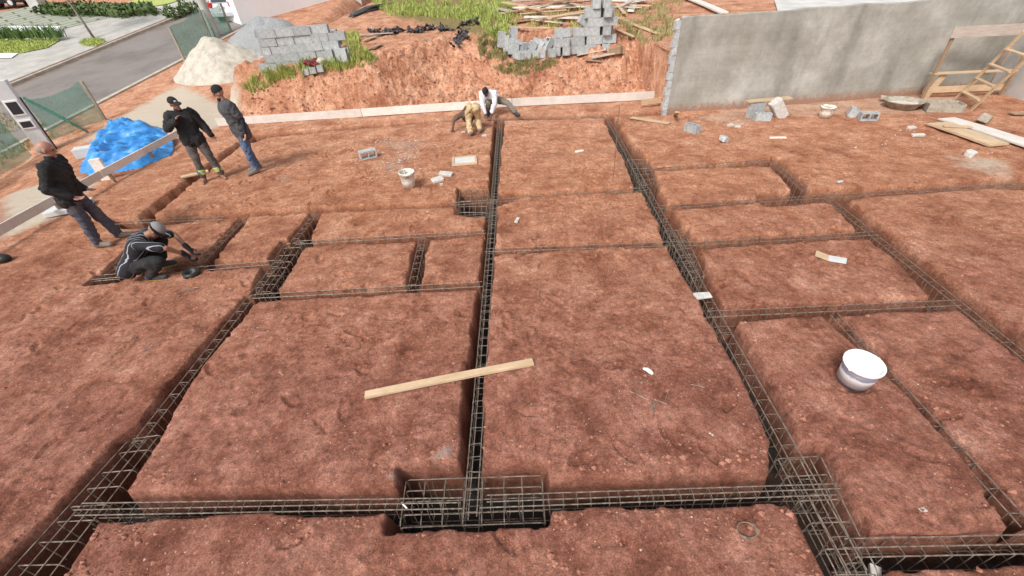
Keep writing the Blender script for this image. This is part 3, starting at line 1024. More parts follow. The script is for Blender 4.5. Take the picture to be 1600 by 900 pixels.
GR = MAT['grass']
blades('grass', in_poly(16000, [(572,-20),(800,-20),(802,20),(790,75),(770,62),(745,35),(690,28),(610,25),(585,12)], clump=14), .24, GR, .014, .9, kind='stuff')
blades('grass', in_poly(1800, [(745,60),(790,55),(800,80),(790,95),(750,90)], clump=9), .22, MAT['drygrass'], .012, .8, kind='stuff')
blades('grass', in_poly(2600, [(380,140),(420,112),(470,100),(560,84),(590,92),(585,104),(500,116),(440,126),(400,150)], clump=12), .26, GR, .011, .8, kind='stuff')
blades('grass', in_poly(1600, [(770,108),(800,98),(850,90),(872,100),(850,112),(800,122)], clump=10), .15, MAT['drygrass'], .009, .9, kind='stuff')
blades('grass', in_poly(900, [(532,58),(560,55),(575,90),(545,95)], clump=9), .25, GR, .011, .8, kind='stuff')
blades('grass', in_poly(2600, [(960,20),(1070,-5),(1050,60),(1000,70),(965,55)], clump=12), .16, MAT['drygrass'], .012, .9, kind='stuff')
blades('grass', in_poly(900, [(800,25),(960,10),(960,45),(800,45)], clump=16), .2, GR, .013, .8, kind='stuff')
blades('grass', in_poly(1500, [(0,150),(30,170),(75,195),(90,215),(60,225),(0,262)], clump=14), .13, MAT['drygrass'], .012, .9, kind='stuff')
blades('grass', in_poly(1600, [(0,62),(94,62),(74,74),(36,82),(0,83)], road=True, off=.17), .14, GR, .02, .8, kind='stuff')
blades('grass', in_poly(500, [(124,68),(132,62),(152,60),(166,64),(150,72),(130,71)], road=True, off=.16), .14, GR, .02, .8, kind='stuff')

# planter with strap-leaved plants
pl = MB()
P = [RP(*p, .13) for p in [(-40,46),(97,47),(92,61),(-40,64)]]
pl.add(P + [p + Vector((0, 0, .22)) for p in P], [(4, 5, 6, 7), (0, 1, 5, 4), (1, 2, 6, 5), (2, 3, 7, 6), (3, 0, 4, 7)])
tag(pl.build('planter', MAT['white']), 'low white edged planter bed across the street full of strap leaves', 'planter')
for k, (px, py) in enumerate([(6,60),(22,58),(34,60),(52,58),(64,59),(78,58),(90,58)]):
    c = RP(px, py, .33)
    P = np.array([[c.x + rng.normal(0, .16), c.y + rng.normal(0, .16), c.z] for _ in range(70)])
    o = blades('strap_leaf_plant', P, .62, MAT['lily'], .03, .8)
    tag(o, 'clump of long green strap leaves in the white planter across the street', 'plant', 'strap leaved plants in the planter')

def leafball(name, c, rad, n, m, lw, label, cat, group=None):
    V = []; F = []
    for i in range(n):
        d = rng.normal(0, 1, 3); d /= np.linalg.norm(d)
        r = rng.uniform(.55, 1.05) ** .6
        p = np.array(c) + d * np.array(rad) * r * (1 + .25 * math.sin(5 * d[0] + 3 * d[1] + c[0]))
        p[2] = max(p[2], c[2] - rad[2])
        a = rng.normal(0, 1, 3); a /= np.linalg.norm(a); b = np.cross(a, d); b /= np.linalg.norm(b) + 1e-6
        s = lw * rng.uniform(.6, 1.4); k = len(V)
        V += [p - a * s, p + b * s * .5, p + a * s, p - b * s * .5]; F.append((k, k + 1, k + 2, k + 3))
    mb = MB().add(V, F)
    return tag(mb.build(name, m), label, cat, group)
hh = empty('clipped_hedge', RP(150, 16, .1), 'dark green clipped hedge running beside the driveway across the street', 'hedge')
V = []
for i in range(9):
    c = RP(80 + 17.5 * i, 14 + .3 * i, .42)
    o = leafball('foliage', c, (1.5, .8, .42), 260, MAT['hedge'], .16, None, None)
    o.parent = hh; o.location = o.location - hh.location
for px, py, r in ((268, 20, .55), (292, 12, .6)):
    c = RP(px, py, .35)
    leafball('round_shrub', c, (r * 1.2, r, .4), 260, MAT['hedge'], .12, 'small dark green shrub at the %s of the far pavement, %s' % ('kerb' , 'nearer the sapling' if px < 280 else 'nearer the silver car'), 'shrub', 'shrubs by the far kerb')
# sapling
b = RP(148, 61, .1); 
tr = empty('sapling_tree', b, 'thin leaning sapling in a round grass plot on the far pavement', 'tree')
tp = Vector((-1.0, .6, 3.6))
MB().tube([(0, 0, -.1), (-.25, .15, .9), (-.6, .35, 2.1), tp], [.075, .065, .055, .045], 8).build('trunk', MAT['bark'], tr, local=True, smooth=True)
V = []; F = []
for i in range(700):
    p = np.array([-1.1, .65, 4.3]) + rng.normal(0, 1, 3) * np.array([.55, .55, .5]); a = rng.normal(0, 1, 3) * .09; c_ = rng.normal(0, 1, 3) * .05; k = len(V)
    V += [p - a, p + c_, p + a, p - c_]; F.append((k, k + 1, k + 2, k + 3))
MB().add(V, F).build('crown', MAT['hedge'], tr, local=True)
MB().tube([(-.9, .5, 3.2), (-1.3, .4, 4.1)], [.03, .015], 6).build('branch', MAT['bark'], tr, local=True)

# utility pole
b = T(338, 60)
b = RP(338, 58)
o = MB().lathe([(.24, -.3), (.235, 0), (.20, 3), (.17, 7.5)], 20, b).build('utility_pole', MAT['pole'], smooth=True)
tag(o, 'thick pale concrete utility pole at the roadside in front of the silver car', 'utility pole')

# cars
def car(loc, ang, body_m, label):
    root = empty('parked_car', loc, label, 'car', None, ang)   # front +X, rear at x=0
    prof = [(-.02, .32), (-.05, .62), (.02, .92), (.10, 1.02), (2.75, 1.00), (3.75, .80), (3.92, .58), (3.90, .30)]
    def loft(pr, halfs, nm, m, par):
        mb = MB(); n = len(pr)
        vs = []
        for sg, k in ((-1, 0), (-1, 1), (1, 1), (1, 0)):
            for i, (x, z) in enumerate(pr):
                vs.append((x, sg * halfs[i] * (1 if k else .0) + (sg * halfs[i] if not k else 0), z))
        vs = [(x, -halfs[i], z) for i, (x, z) in enumerate(pr)] + [(x, halfs[i], z) for i, (x, z) in enumerate(pr)]
        fs = [tuple(range(n)), tuple(reversed(range(n, 2 * n)))] + [(i, n + i, n + (i + 1) % n, (i + 1) % n) for i in range(n)]
        mb.add(vs, fs)
        return mb.build(nm, m, par, local=True, bev=.05)
    loft(prof, [.80, .84, .86, .84, .84, .80, .74, .78], 'body', body_m, root)
    cab = [(.06, 1.00), (.30, 1.40), (.55, 1.50), (1.9, 1.52), (2.95, .99)]
    loft(cab, [.80, .66, .62, .62, .76], 'cabin', body_m, root)
    w = MB(); w.add([(.075, -.62, 1.06), (.075, .62, 1.06), (.27, .54, 1.38), (.27, -.54, 1.38)], [(0, 3, 2, 1)])
    for v in range(len(w.v)): w.v[v] = (w.v[v][0] - .03, w.v[v][1], w.v[v][2] + .01)
    w.build('rear_window', MAT['dark_glass'], root, local=True)
    for s in (-1, 1):
        sg = MB(); sg.add([(.45, s * .78, 1.06), (2.6, s * .79, 1.06), (1.95, s * .65, 1.45), (.65, s * .65, 1.45)], [(0, 1, 2, 3)])
        sg.build('side_window', MAT['dark_glass'], root, local=True)
        MB().box((-.005, s * .70, .93), (.14, .24, .26)).build('tail_light', MAT['red'], root, local=True, bev=.03)
        MB().box((2.55, s * .93, 1.05), (.14, .16, .13)).build('mirror', body_m, root, local=True, bev=.03)
        for x in (.72, 3.1):
            whl = MB()
            R = Matrix.Rotation(math.pi / 2, 3, 'X')
            mbw = MB().lathe([(.18, -.10), (.31, -.10), (.33, -.06), (.33, .06), (.31, .10), (.18, .10)], 24)
            mbw.v = [tuple(R @ Vector(v) + Vector((x, s * .78, .33))) for v in mbw.v]
            wo = mbw.build('wheel', MAT['tape'], root, local=True, smooth=True)
            mbr = MB().lathe([(.02, -.09), (.19, -.085), (.19, .085), (.02, .09)], 16)
            mbr.v = [tuple(R @ Vector(v) + Vector((x, s * .795, .33))) for v in mbr.v]
            mbr.build('rim', MAT['meter'], wo, local=True)
    MB().box((-.06, 0, .45), (.14, 1.62, .26)).build('bumper', body_m, root, local=True, bev=.05)
    MB().box((-.075, 0, .80), (.03, .42, .13)).build('number_plate', MAT['white_plastic'], root, local=True)
    return root
MAT['red'] = plain('tail_light_red', (.45, .015, .015), .25)
MAT['silver'] = plain('silver_paint', (.62, .64, .66), .28, .3, .03)
MAT['darkpaint'] = plain('dark_paint', (.02, .022, .025), .3, .2, .03)
cl = RP(355, 36, .02)
car(cl, math.atan2(RU[1], RU[0]), MAT['silver'], 'silver hatchback seen from behind, parked at the roadside behind the pole')
car(RP(12, 12, .14) + Vector((-2.6, .6, 0)), math.atan2(RU[1], RU[0]) - 1.35, MAT['darkpaint'], 'dark car parked in the driveway at the top left corner')
c = RP(62, 10, .1)
tag(MB().box(c + Vector((0, 0, 1.5)), (.9, .9, 3.4)).build('gate_pillar', MAT['lightwall'], bev=.03), 'grey square pillar beside the dark car at the top left', 'pillar')

# ------------------------------------------------------------------ meter post, nets, stakes
b = T(76, 236)
mp_ = empty('meter_post', b, 'tall pale concrete meter post with two dark glazed boxes at the left edge', 'meter post', rz=math.radians(30))
MB().box((0, 0, 1.05), (.42, .26, 2.3)).build('post', MAT['meter'], mp_, local=True, bev=.015)
for z, hgt in ((1.42, .46), (.92, .28)):
    f = MB()
    f.box((-.0, -.145, z), (.36, .045, hgt))
    fo = f.build('meter_box', MAT['white_plastic'], mp_, local=True, bev=.01)
    MB().box((-.0, -.170, z), (.27, .012, hgt - .1)).build('glass_front', MAT['dark_glass'], fo, local=True)
MB().box((.235, .02, .8), (.03, .03, 1.75)).build('conduit', MAT['tape'], mp_, local=True)

def net_panel(p0, p1, h, label, posts=True, sag=.06):
    mid = (p0 + p1) / 2
    root = empty('net_fence', (mid.x, mid.y, min(p0.z, p1.z)), label, 'fence', 'green net fence panels along the street')
    n = 14; vs = []; fs = []
    nr = 6
    for j in range(nr):
        for i in range(n):
            t = i / (n - 1); r_ = j / (nr - 1)
            p = p0.lerp(p1, t)
            hz_ = h * (1 - sag * math.sin(math.pi * t) * 1.2)
            vs.append((p.x + .06 * math.sin(9 * t + 2 * r_), p.y + .06 * math.cos(7 * t + 3 * r_), p.z + .06 + r_ * hz_ + .02 * math.sin(13 * t)))
    for j in range(nr - 1):
        for i in range(n - 1):
            fs.append((j * n + i, j * n + i + 1, (j + 1) * n + i + 1, (j + 1) * n + i))
    ob = MB().add(vs, fs).build('net', MAT['net'], root, smooth=True)
    if posts:
        for p in posts:
            MB().bar(p - Vector((0, 0, .2)), p + Vector((0, 0, h + .06)), .09, .07, up=(0, 1, 0)).build('fence_post', MAT['post'], root)
    return root
pA = T(165, 188); pB = T(84, 222); 
net_panel(pB, pA, 1.30, 'green net panel between the meter post and the rolled net', posts=[pA])
pC = T(290, 98); pD = T(331, 62)
net_panel(pC, pD, 1.42, 'green net panel at the roadside before the utility pole', posts=[pC, pD])
pE = T(362, 50); pF = T(378, 40)
net_panel(pD, pE, 1.3, 'green net panel hanging in front of the silver car', posts=[pE])
pG = T(-70, 330); pH = T(50, 246)
net_panel(pG, pH, 1.5, 'green net panel at the left edge beyond the bald man', posts=None)
b0 = T(138, 208); 
o = MB().tube([b0 + Vector((0, 0, .03)), b0 + (T(52, 196) - b0) * .3 + Vector((0, 0, .45)), b0 + (T(52, 196) - b0) * .78 + Vector((0, 0, 1.02))], [.025, .055, .05], 10).build('rolled_net', MAT['greenpole'], smooth=True)
tag(o, 'dark green net rolled round a pole leaning beside the meter post', 'rolled net')

# ------------------------------------------------------------------ heaps
def heap(name, c, rx, ry, h, m, label, cat, seed, power=1.3, rot=0):
    n = 70; vs = []; fs = []
    for j in range(n):
        for i in range(n):
            u = (i / (n - 1) * 2 - 1) * 1.15; v = (j / (n - 1) * 2 - 1) * 1.15
            x = u * rx * math.cos(rot) - v * ry * math.sin(rot); y = u * rx * math.sin(rot) + v * ry * math.cos(rot)
            r = math.hypot(u, v)
            vs.append((x, y, r))
    A = np.array(vs)
    nz = fbm(A[:, 0] + seed, A[:, 1], .9, 4, seed) * .30 + fbm(A[:, 0] + seed, A[:, 1], 3.2, 4, seed + 3) * .12
    r = np.sqrt(A[:, 2] ** 2) * (1 + .22 * fbm(A[:, 0] + seed, A[:, 1], .5, 2, seed + 9))
    Z = h * np.clip(1 - r, -.2, 1) ** 1.0 if False else h * np.where(r < 1, (1 - r ** power), -(r - 1) * 1.2) 
    Z = np.minimum(Z, h * .93) + nz * np.clip(1.1 - r, 0, 1)
    HX, HY = c[0] + A[:, 0], c[1] + A[:, 1]
    vs = np.stack([HX, HY, base_h(HX, HY) + Z - .05], -1).tolist()
    fs = [(j * n + i, j * n + i + 1, (j + 1) * n + i + 1, (j + 1) * n + i) for j in range(n - 1) for i in range(n - 1)]
    return tag(MB().add(vs, fs).build(name, m, smooth=True), label, cat)
c = T(338, 118)
heap('sand_pile', (c.x, c.y + .6), 2.5, 1.9, 1.5, MAT['sand'], 'tall heap of pale beige sand beside the street', 'sand pile', 3, 1.0)
c = T(425, 80)
heap('gravel_pile', (c.x - .4, c.y + 1.2), 2.6, 1.8, 1.25, MAT['gravel'], 'heap of grey gravel behind the left block stack', 'gravel pile', 14, 1.2)
c = T(346, 64)

# ------------------------------------------------------------------ concrete blocks
def block_mesh(L=.39, W=.19, H=.19, name='concrete_block'):
    xs_ = [0, .03, L/2 - .015, L/2 + .015, L - .03, L]
    ys_ = [0, .03, W - .03, W]
    solid = [[not (j == 1 and i in (1, 3)) for j in range(3)] for i in range(5)]
    mb = MB()
    def quad(a, b, c, d): mb.add([a, b, c, d], [(0, 1, 2, 3)])
    for i in range(5):
        for j in range(3):
            if not solid[i][j]: continue
            x0, x1, y0, y1 = xs_[i] - L/2, xs_[i+1] - L/2, ys_[j] - W/2, ys_[j+1] - W/2
            quad((x0, y0, H), (x1, y0, H), (x1, y1, H), (x0, y1, H))
            quad((x0, y0, 0), (x0, y1, 0), (x1, y1, 0), (x1, y0, 0))
            if i == 0 or not solid[i-1][j]: quad((x0, y0, 0), (x0, y0, H), (x0, y1, H), (x0, y1, 0))
            if i == 4 or not solid[i+1][j]: quad((x1, y0, 0), (x1, y1, 0), (x1, y1, H), (x1, y0, H))
            if j == 0 or not solid[i][j-1]: quad((x0, y0, 0), (x1, y0, 0), (x1, y0, H), (x0, y0, H))
            if j == 2 or not solid[i][j+1]: quad((x0, y1, 0), (x0, y1, H), (x1, y1, H), (x1, y1, 0))
    return mb.mesh(name, MAT['block'])
BM = block_mesh()
def block(loc, R, label, group=None, sc=1.0):
    o = bpy.data.objects.new('concrete_block', BM)
    COL.objects.link(o)
    o.matrix_world = Matrix.Translation(Vector(loc)) @ R.to_4x4() @ Matrix.Scale(sc, 4)
    return tag(o, label, 'concrete block', group)
def Rxyz(x=0, y=0, z=0):
    return Matrix.Rotation(math.radians(z), 3, 'Z') @ Matrix.Rotation(math.radians(y), 3, 'Y') @ Matrix.Rotation(math.radians(x), 3, 'X')

# left stack on top of the bank
SB = T(426, 108); SE = T(531, 98)
S = 1.13
ux = Vector((math.cos(math.radians(13)), math.sin(math.radians(13)), 0)); uy = Vector((-ux.y, ux.x, 0))
z0 = min(hz(SB.x, SB.y), hz(SE.x, SE.y)) - .05
G1 = 'grey blocks in the tall stack beside the sand pile'
counts = [5, 5, 5, 5, 4]
SV = Matrix.Diagonal((1.30, 1.15, 1.16))
LBL = 'grey hollow concrete block in the tall neat stack on the left beside the sand pile'
for r, n in enumerate(counts):
    for dep in range(2):
        for i in range(n):
            sh = (.25 if r % 2 else 0) + (.30 if r == 4 else 0)
            x = i * .512 + sh
            p = SB + ux * (x - .12) + uy * (dep * .235 + .12)
            p.z = z0 + r * .223
            if random.random() < .25 and r < 4:
                for k in (-1, 1):
                    block(p + ux * (k * .125), Rxyz(0, 0, 13 + 90 + random.uniform(-2, 2)) @ Matrix.Diagonal((.57, 1.28, 1.16)), LBL, G1, 1)
            else:
                block(p + uy * random.uniform(-.03, .02), Rxyz(random.uniform(-.8, .8), 0, 13 + random.uniform(-2.5, 2.5)) @ SV, LBL, G1, 1)
p = SB + ux * .0 + uy * .2; p.z = z0 + 4 * .223
block(p, Rxyz(0, 10, 25) @ Matrix.Diagonal((1.1, 1.1, 1.0)), 'tilted grey block alone on the top left of the left stack', None, 1)
# right end: step of blocks with ribbed faces and three standing on end
for k, (px, py, zz, R, lab) in enumerate([
    (531, 84, .0, Rxyz(0, 0, 20), 'lowest grey block at the right end of the left stack'),
    (528, 79, .26, Rxyz(90, 0, 95), 'grey block lying with open cells at the right end of the left stack'),
    (525, 76, .50, Rxyz(90, 0, 100), 'topmost block of the small step at the right end of the left stack'),
    (524, 98, .0, Rxyz(0, -90, 10), 'left block of the three stood on end right of the left stack'),
    (537, 97, .0, Rxyz(0, -90, 4), 'middle block of the three stood on end right of the left stack'),
    (546, 97, .0, Rxyz(0, -90, -4), 'right block of the three stood on end right of the left stack')]):
    p = T(px, py); p.z += zz + (.2 if abs(R[2][0]) > .9 else 0)
    block(p, R, lab, None, .95)
# row at the bank edge under the red bag
for i in range(3):
    p = T(481 + 11 * i, 115 - 2.5 * i)
    block(p + Vector((0, 0, -.02)), Rxyz(0, 0, 98), 'hollow grey block in the short row under the red bag', 'blocks in the short row under the red bag', .95)
p = T(491, 112); p.z += .17
BAGP = p.copy()
MAT['redbag'] = plain('dark_red_cloth', (.16, .018, .025), .8, 0, .4)
MAT['creambag'] = plain('cream_sack', (.55, .48, .42), .85, 0, .15)
m = MB().sphere(p + Vector((.26, .12, .10)), (.17, .12, .1), 14, 8)
tag(m.build('cement_sack', MAT['creambag'], smooth=True), 'cream sack end beside the dark red cloth on the blocks', 'sack')

# right stack
RS = T(916, 80)
ang = 4
ux = Vector((math.cos(math.radians(ang)), math.sin(math.radians(ang)), 0)); uy = Vector((-ux.y, ux.x, 0))
G2 = 'grey blocks in the stepped right-hand stack'
zb = RS.z - .05
S2 = 1.28
def rb(x, y, r, R, lab='grey hollow concrete block in the stepped stack in front of the lumber', g=G2, sc=S2):
    p = RS + ux * x + uy * y
    p.z = zb + r
    block(p, R, lab, g, sc)
hh_ = .193 * S2
for r in range(5):
    off = .24 if r % 2 else 0
    rb(.14 + off * .4, 0, r * hh_, Rxyz(0, 0, ang + random.uniform(-4, 4)))
    rb(.62 + off * .35, .02, r * hh_, Rxyz(0, 0, ang + (90 if r % 2 == 0 else 0) + random.uniform(-4, 4)))
    rb(.22, .29, r * hh_, Rxyz(0, 0, ang + random.uniform(-3, 3)))
    rb(.66, .34, r * hh_, Rxyz(0, 0, ang + random.uniform(-3, 3)))
for k, x in enumerate((.26, .56)):
    rb(x, .06, 5 * hh_, Rxyz(0, 0, ang + 84 + 7 * k), 'block on the very top of the right-hand stack, %s of two' % ('left' if k == 0 else 'right'), None)
for r in range(2):
    rb(-.34, .04, r * hh_, Rxyz(0, 0, ang + random.uniform(-12, 12)))
    rb(-.70 - .04 * r, .02, r * hh_, Rxyz(0, 0, ang + 90 + random.uniform(-8, 8)))
    rb(-.98, .04, r * hh_, Rxyz(0, 0, ang + 90 + random.uniform(-12, 12)))
rb(-.80, .10, 2 * hh_, Rxyz(0, -3, 8), 'single block set on the middle of the right-hand stack', None)
rb(-.20, .1, 2 * hh_, Rxyz(0, 0, 12), 'block stepping up against the tall part of the right-hand stack', None)
rb(-.10, .12, 3 * hh_, Rxyz(0, 35, 10), 'tilted block leaning against the tall part of the right-hand stack', None)
# tumbled and leaning blocks on the left of it
G3 = 'tumbled blocks at the left of the right-hand stack'
for i in range(9):
    x = -1.22 - i * .135
    rb(x, .08 + random.uniform(-.08, .12), .18 + random.uniform(-.02, .10), Rxyz(random.uniform(-12, 12), -64 + random.uniform(-24, 14), 12 + random.uniform(-30, 30)), 'grey block leaning in the tumbled row left of the stepped stack', G3, 1.1)
for i in range(5):
    rb(-1.2 - i * .27, -.22 + random.uniform(-.05, .08), .0, Rxyz(0, 0, 90 + random.uniform(-35, 35)), 'grey block lying in the tumbled row left of the stepped stack', G3, 1.1)
for i in range(5):
    rb(-2.28 - (i % 4) * .14, .12 + .20 * (i // 4), .24 + .10 * i, Rxyz(0, -86 + random.uniform(-8, 8), 15 + random.uniform(-12, 12)), 'grey block standing on end at the left end of the tumbled row', 'blocks standing at the end of the tumbled row', 1.15)

# ------------------------------------------------------------------ lumber
def board(name, p, q, w, t, m, label, cat='plank', group=None, roll=0.0):
    p = Vector(p); q = Vector(q)
    mid = (p + q) / 2; d = q - p; L = d.length; d.normalize()
    mb = MB()
    n = 8
    vs = []
    bow = random.uniform(-.004, .006) * L
    for i in range(n + 1):
        x = -L / 2 + L * i / n
        b_ = bow * (1 - (2 * i / n - 1) ** 2)
        for (yy, zz) in ((-w/2, 0), (w/2, 0), (w/2, t), (-w/2, t)):
            vs.append((x, yy, zz + b_))
    fs = [(3, 2, 1, 0), tuple(4 * n + k for k in range(4))]
    for i in range(n):
        for k in range(4):
            fs.append((4 * i + k, 4 * i + (k + 1) % 4, 4 * i + 4 + (k + 1) % 4, 4 * i + 4 + k))
    me = mb.add(vs, fs).mesh(name, m)
    o = bpy.data.objects.new(name, me); COL.objects.link(o)
    yv = Vector((0, 0, 1)).cross(d).normalized(); zv = d.cross(yv)
    R = Matrix((d, yv, zv)).transposed() @ Matrix.Rotation(math.radians(roll), 3, 'X')
    o.matrix_world = Matrix.Translation(mid) @ R.to_4x4()
    if label: tag(o, label, cat, group)
    return o
o = board('timber_plank', Vector(G(571, 619, .03)), Vector(G(833, 567, .03)), .085, .03, MAT['wood'], 'pale new plank lying across the middle trench in the foreground')
# lumber heap behind the right stack
G4 = 'loose planks heaped behind the right-hand block stack'
L2 = [(786,30,862,14,.16,.18),(800,12,905,6,.2,.24),(820,34,912,36,.17,.12),(830,8,950,2,.24,.30),(798,40,838,34,.2,.05),(858,44,918,34,.14,.26),(880,14,1004,20,.14,.14),(940,2,1012,6,.26,.10),(786,16,846,30,.12,.28),(862,20,930,10,.22,.34),(806,46,880,48,.18,.03),(970,20,1006,2,.12,.2)]
for k, (xa, ya, xb, yb_, w_, zz_) in enumerate(L2):
    board('timber_plank', T(xa, ya, .02 + zz_), T(xb, yb_, .02 + zz_), w_ * 1.5, .05, MAT[('wood', 'greywood', 'whitewood', 'wood', 'oldwood')[k % 5]], 'loose weathered plank lying crosswise in the heap of lumber behind the stepped blocks', 'plank', 'loose weathered planks crosswise in the lumber heap', random.uniform(-8, 8))
L_ = [((770,8),(1000,14),.30,.0,'greywood'), ((800,16),(930,14),.28,.06,'whitewood'), ((795,24),(900,18),.22,.12,'wood'), ((812,30),(885,24),.20,.16,'wood'),
      ((832,42),(915,27),.2,.20,'wood'), ((808,36),(905,30),.16,.10,'oldwood'), ((850,8),(915,22),.13,.26,'wood'), ((900,8),(1000,12),.20,.20,'whitewood'),
      ((965,14),(1018,16),.12,.12,'wood'), ((815,26),(842,20),.22,.22,'wood'), ((760,12),(800,20),.35,.02,'greywood'), ((785,2),(860,2),.30,.25,'whitewood'),
      ((985,22),(990,8),.2,.06,'whitewood'), ((975,28),(962,12),.1,.12,'wood'), ((795,20),(900,34),.1,.05,'oldwood'), ((840,36),(880,40),.16,.05,'whitewood')]
desc = ['long grey board at the back of the lumber heap', 'white board across the back of the lumber heap', 'pale plank in the left of the lumber heap', 'short pale plank stacked in the left of the lumber heap',
        'broad pale plank in the front of the lumber heap', 'brown weathered board under the front of the lumber heap', 'narrow plank slanting across the top of the lumber heap', 'whitish plank reaching right behind the tall blocks',
        'plank end poking out right of the tall blocks', 'offcut on top of the left of the lumber heap', 'wide grey sheet at the far left of the lumber heap in the grass', 'whitish board on top at the back of the lumber heap',
        'short whitish offcut leaning right of the tall blocks', 'narrow offcut crossing right of the tall blocks', 'brown batten slanting low in the lumber heap', 'short white offcut lying before the lumber heap']
for (a, b, w, zz, mm), ds in zip(L_, desc):
    p = T(*a, .02 + zz); q = T(*b, .02 + zz)
    board('timber_plank', p, q, w * 1.35, .035, MAT[mm], ds, 'plank', G4, random.uniform(-6, 6))
board('timber_plank', T(962, 30, .05), T(1028, 55, .03), .17, .03, MAT['wood'], 'long pale plank lying on the slope right of the tall blocks', 'plank')
board('timber_plank', T(962, 48, .04), T(992, 60, .03), .11, .03, MAT['wood'], 'short narrow plank lying right of the tall blocks', 'plank')
board('timber_plank', T(902, 88, .03), T(947, 81, .06), .24, .03, MAT['greywood'], 'upper grey board of the pile in front of the right stack', 'plank')
board('timber_plank', T(925, 92, .02), T(960, 87, .06), .26, .03, MAT['greywood'], 'broad grey board in front of the right stack', 'plank')
board('timber_plank', T(914, 95, .02), T(938, 97, .02), .22, .03, MAT['oldwood'], 'short brown board lying lowest in front of the right stack', 'plank')
p = T(962, 86)
tag(MB().box(p + Vector((0, 0, .13)), (.40, .2, .2), Rxyz(5, -10, -40)).build('timber_offcut', MAT['oldwood'], bev=.01), 'thick square timber offcut at the right foot of the right stack', 'timber')
board('timber_plank', T(1070, -2, .05), T(1130, 26, .10), .32, .05, MAT['whitewood'], 'whitish board lying behind the free end of the grey wall', 'plank')
board('timber_plank', T(1058, 34, .02), T(1072, 28, .03), .2, .03, MAT['whitewood'], 'short white offcut by the top of the free wall end', 'plank')

# ------------------------------------------------------------------ batter boards
def setout(px, zc, h, names):
    for (a, b), lab in zip(zip(px[:-1], px[1:]), names):
        p = Vector(G(*a, zc)); q = Vector(G(*b, zc))
        d = (q - p).normalized()
        o = board('setting_out_board', p - Vector((0, 0, h / 2)), q - Vector((0, 0, h / 2)), .03, h, MAT['whitewood'], lab, 'board')
ZB = .14
px = [(338,191),(565,176),(800,160),(1042,148)]
for i, lab in enumerate(['left length of the long white board along the foot of the earth bank', 'middle length of the long white board behind the bending men', 'right length of the long white board reaching the grey wall']):
    a, b = px[i], px[i + 1]
    p = Vector(G(*a, ZB)); q = Vector(G(*b, ZB)); d = (q - p).normalized()
    ro = empty('setting_out_board', ((p.x + q.x) / 2, (p.y + q.y) / 2, 0), lab, 'board', 'white setting-out boards')
    mb = MB().bar(p + d * .01, q - d * .01, .035, .23)
    mb.build('rail', MAT['whitewood'], ro)
    n = 3
    for k in range(n):
        t = (k + .5) / n
        c = p.lerp(q, t) + Vector((0, .045, 0))
        MB().box((c.x, c.y, .0), (.07, .045, .36)).build('stake', MAT['oldwood'], ro)
ZL = .27
px = [(-60,392),(158,272),(222,238),(282,206)]
for i, lab in enumerate(['long white board on stakes beside the bald man', 'white board in front of the blue tarpaulin', 'white board running behind the man in the black cap']):
    a, b = px[i], px[i + 1]
    p = Vector(G(*a, ZL)); q = Vector(G(*b, ZL)); d = (q - p).normalized()
    ro = empty('setting_out_board', ((p.x + q.x) / 2, (p.y + q.y) / 2, 0), lab, 'board', 'white setting-out boards')
    MB().bar(p + d * .01, q - d * .01, .03, .16).build('rail', MAT['whitewood'], ro)
    for k in range(2 if i == 0 else 1):
        t = (.57, .06)[k] if i == 0 else (.10, .8)[k]
        c = p.lerp(q, t) + Vector((.05, -.0, 0))
        MB().box((c.x, c.y, -.02), (.05, .06, .46)).build('stake', MAT['oldwood'], ro)
c = G(160, 268, .2)
tag(MB().box((c[0], c[1], .25), (.22, .1, .5), rotz(.3)).build('white_post', MAT['whitewood'], bev=.006), 'short white board end standing upright where two left boards meet', 'board')
c = T(140, 244)
mb = MB(); mb.box(c + Vector((0, 0, .13)), (.5, .34, .26), rotz(.5)); 
tag(mb.build('grey_crate', MAT['meter'], bev=.012), 'pale grey box half under the blue tarpaulin', 'box')
c = T(112, 328)
tag(MB().box(c + Vector((0, 0, .06)), (.7, .5, .10), rotz(.4)).build('pale_slab', MAT['meter'], bev=.012), 'pale greenish slab lying behind the bald man by the long board', 'slab')

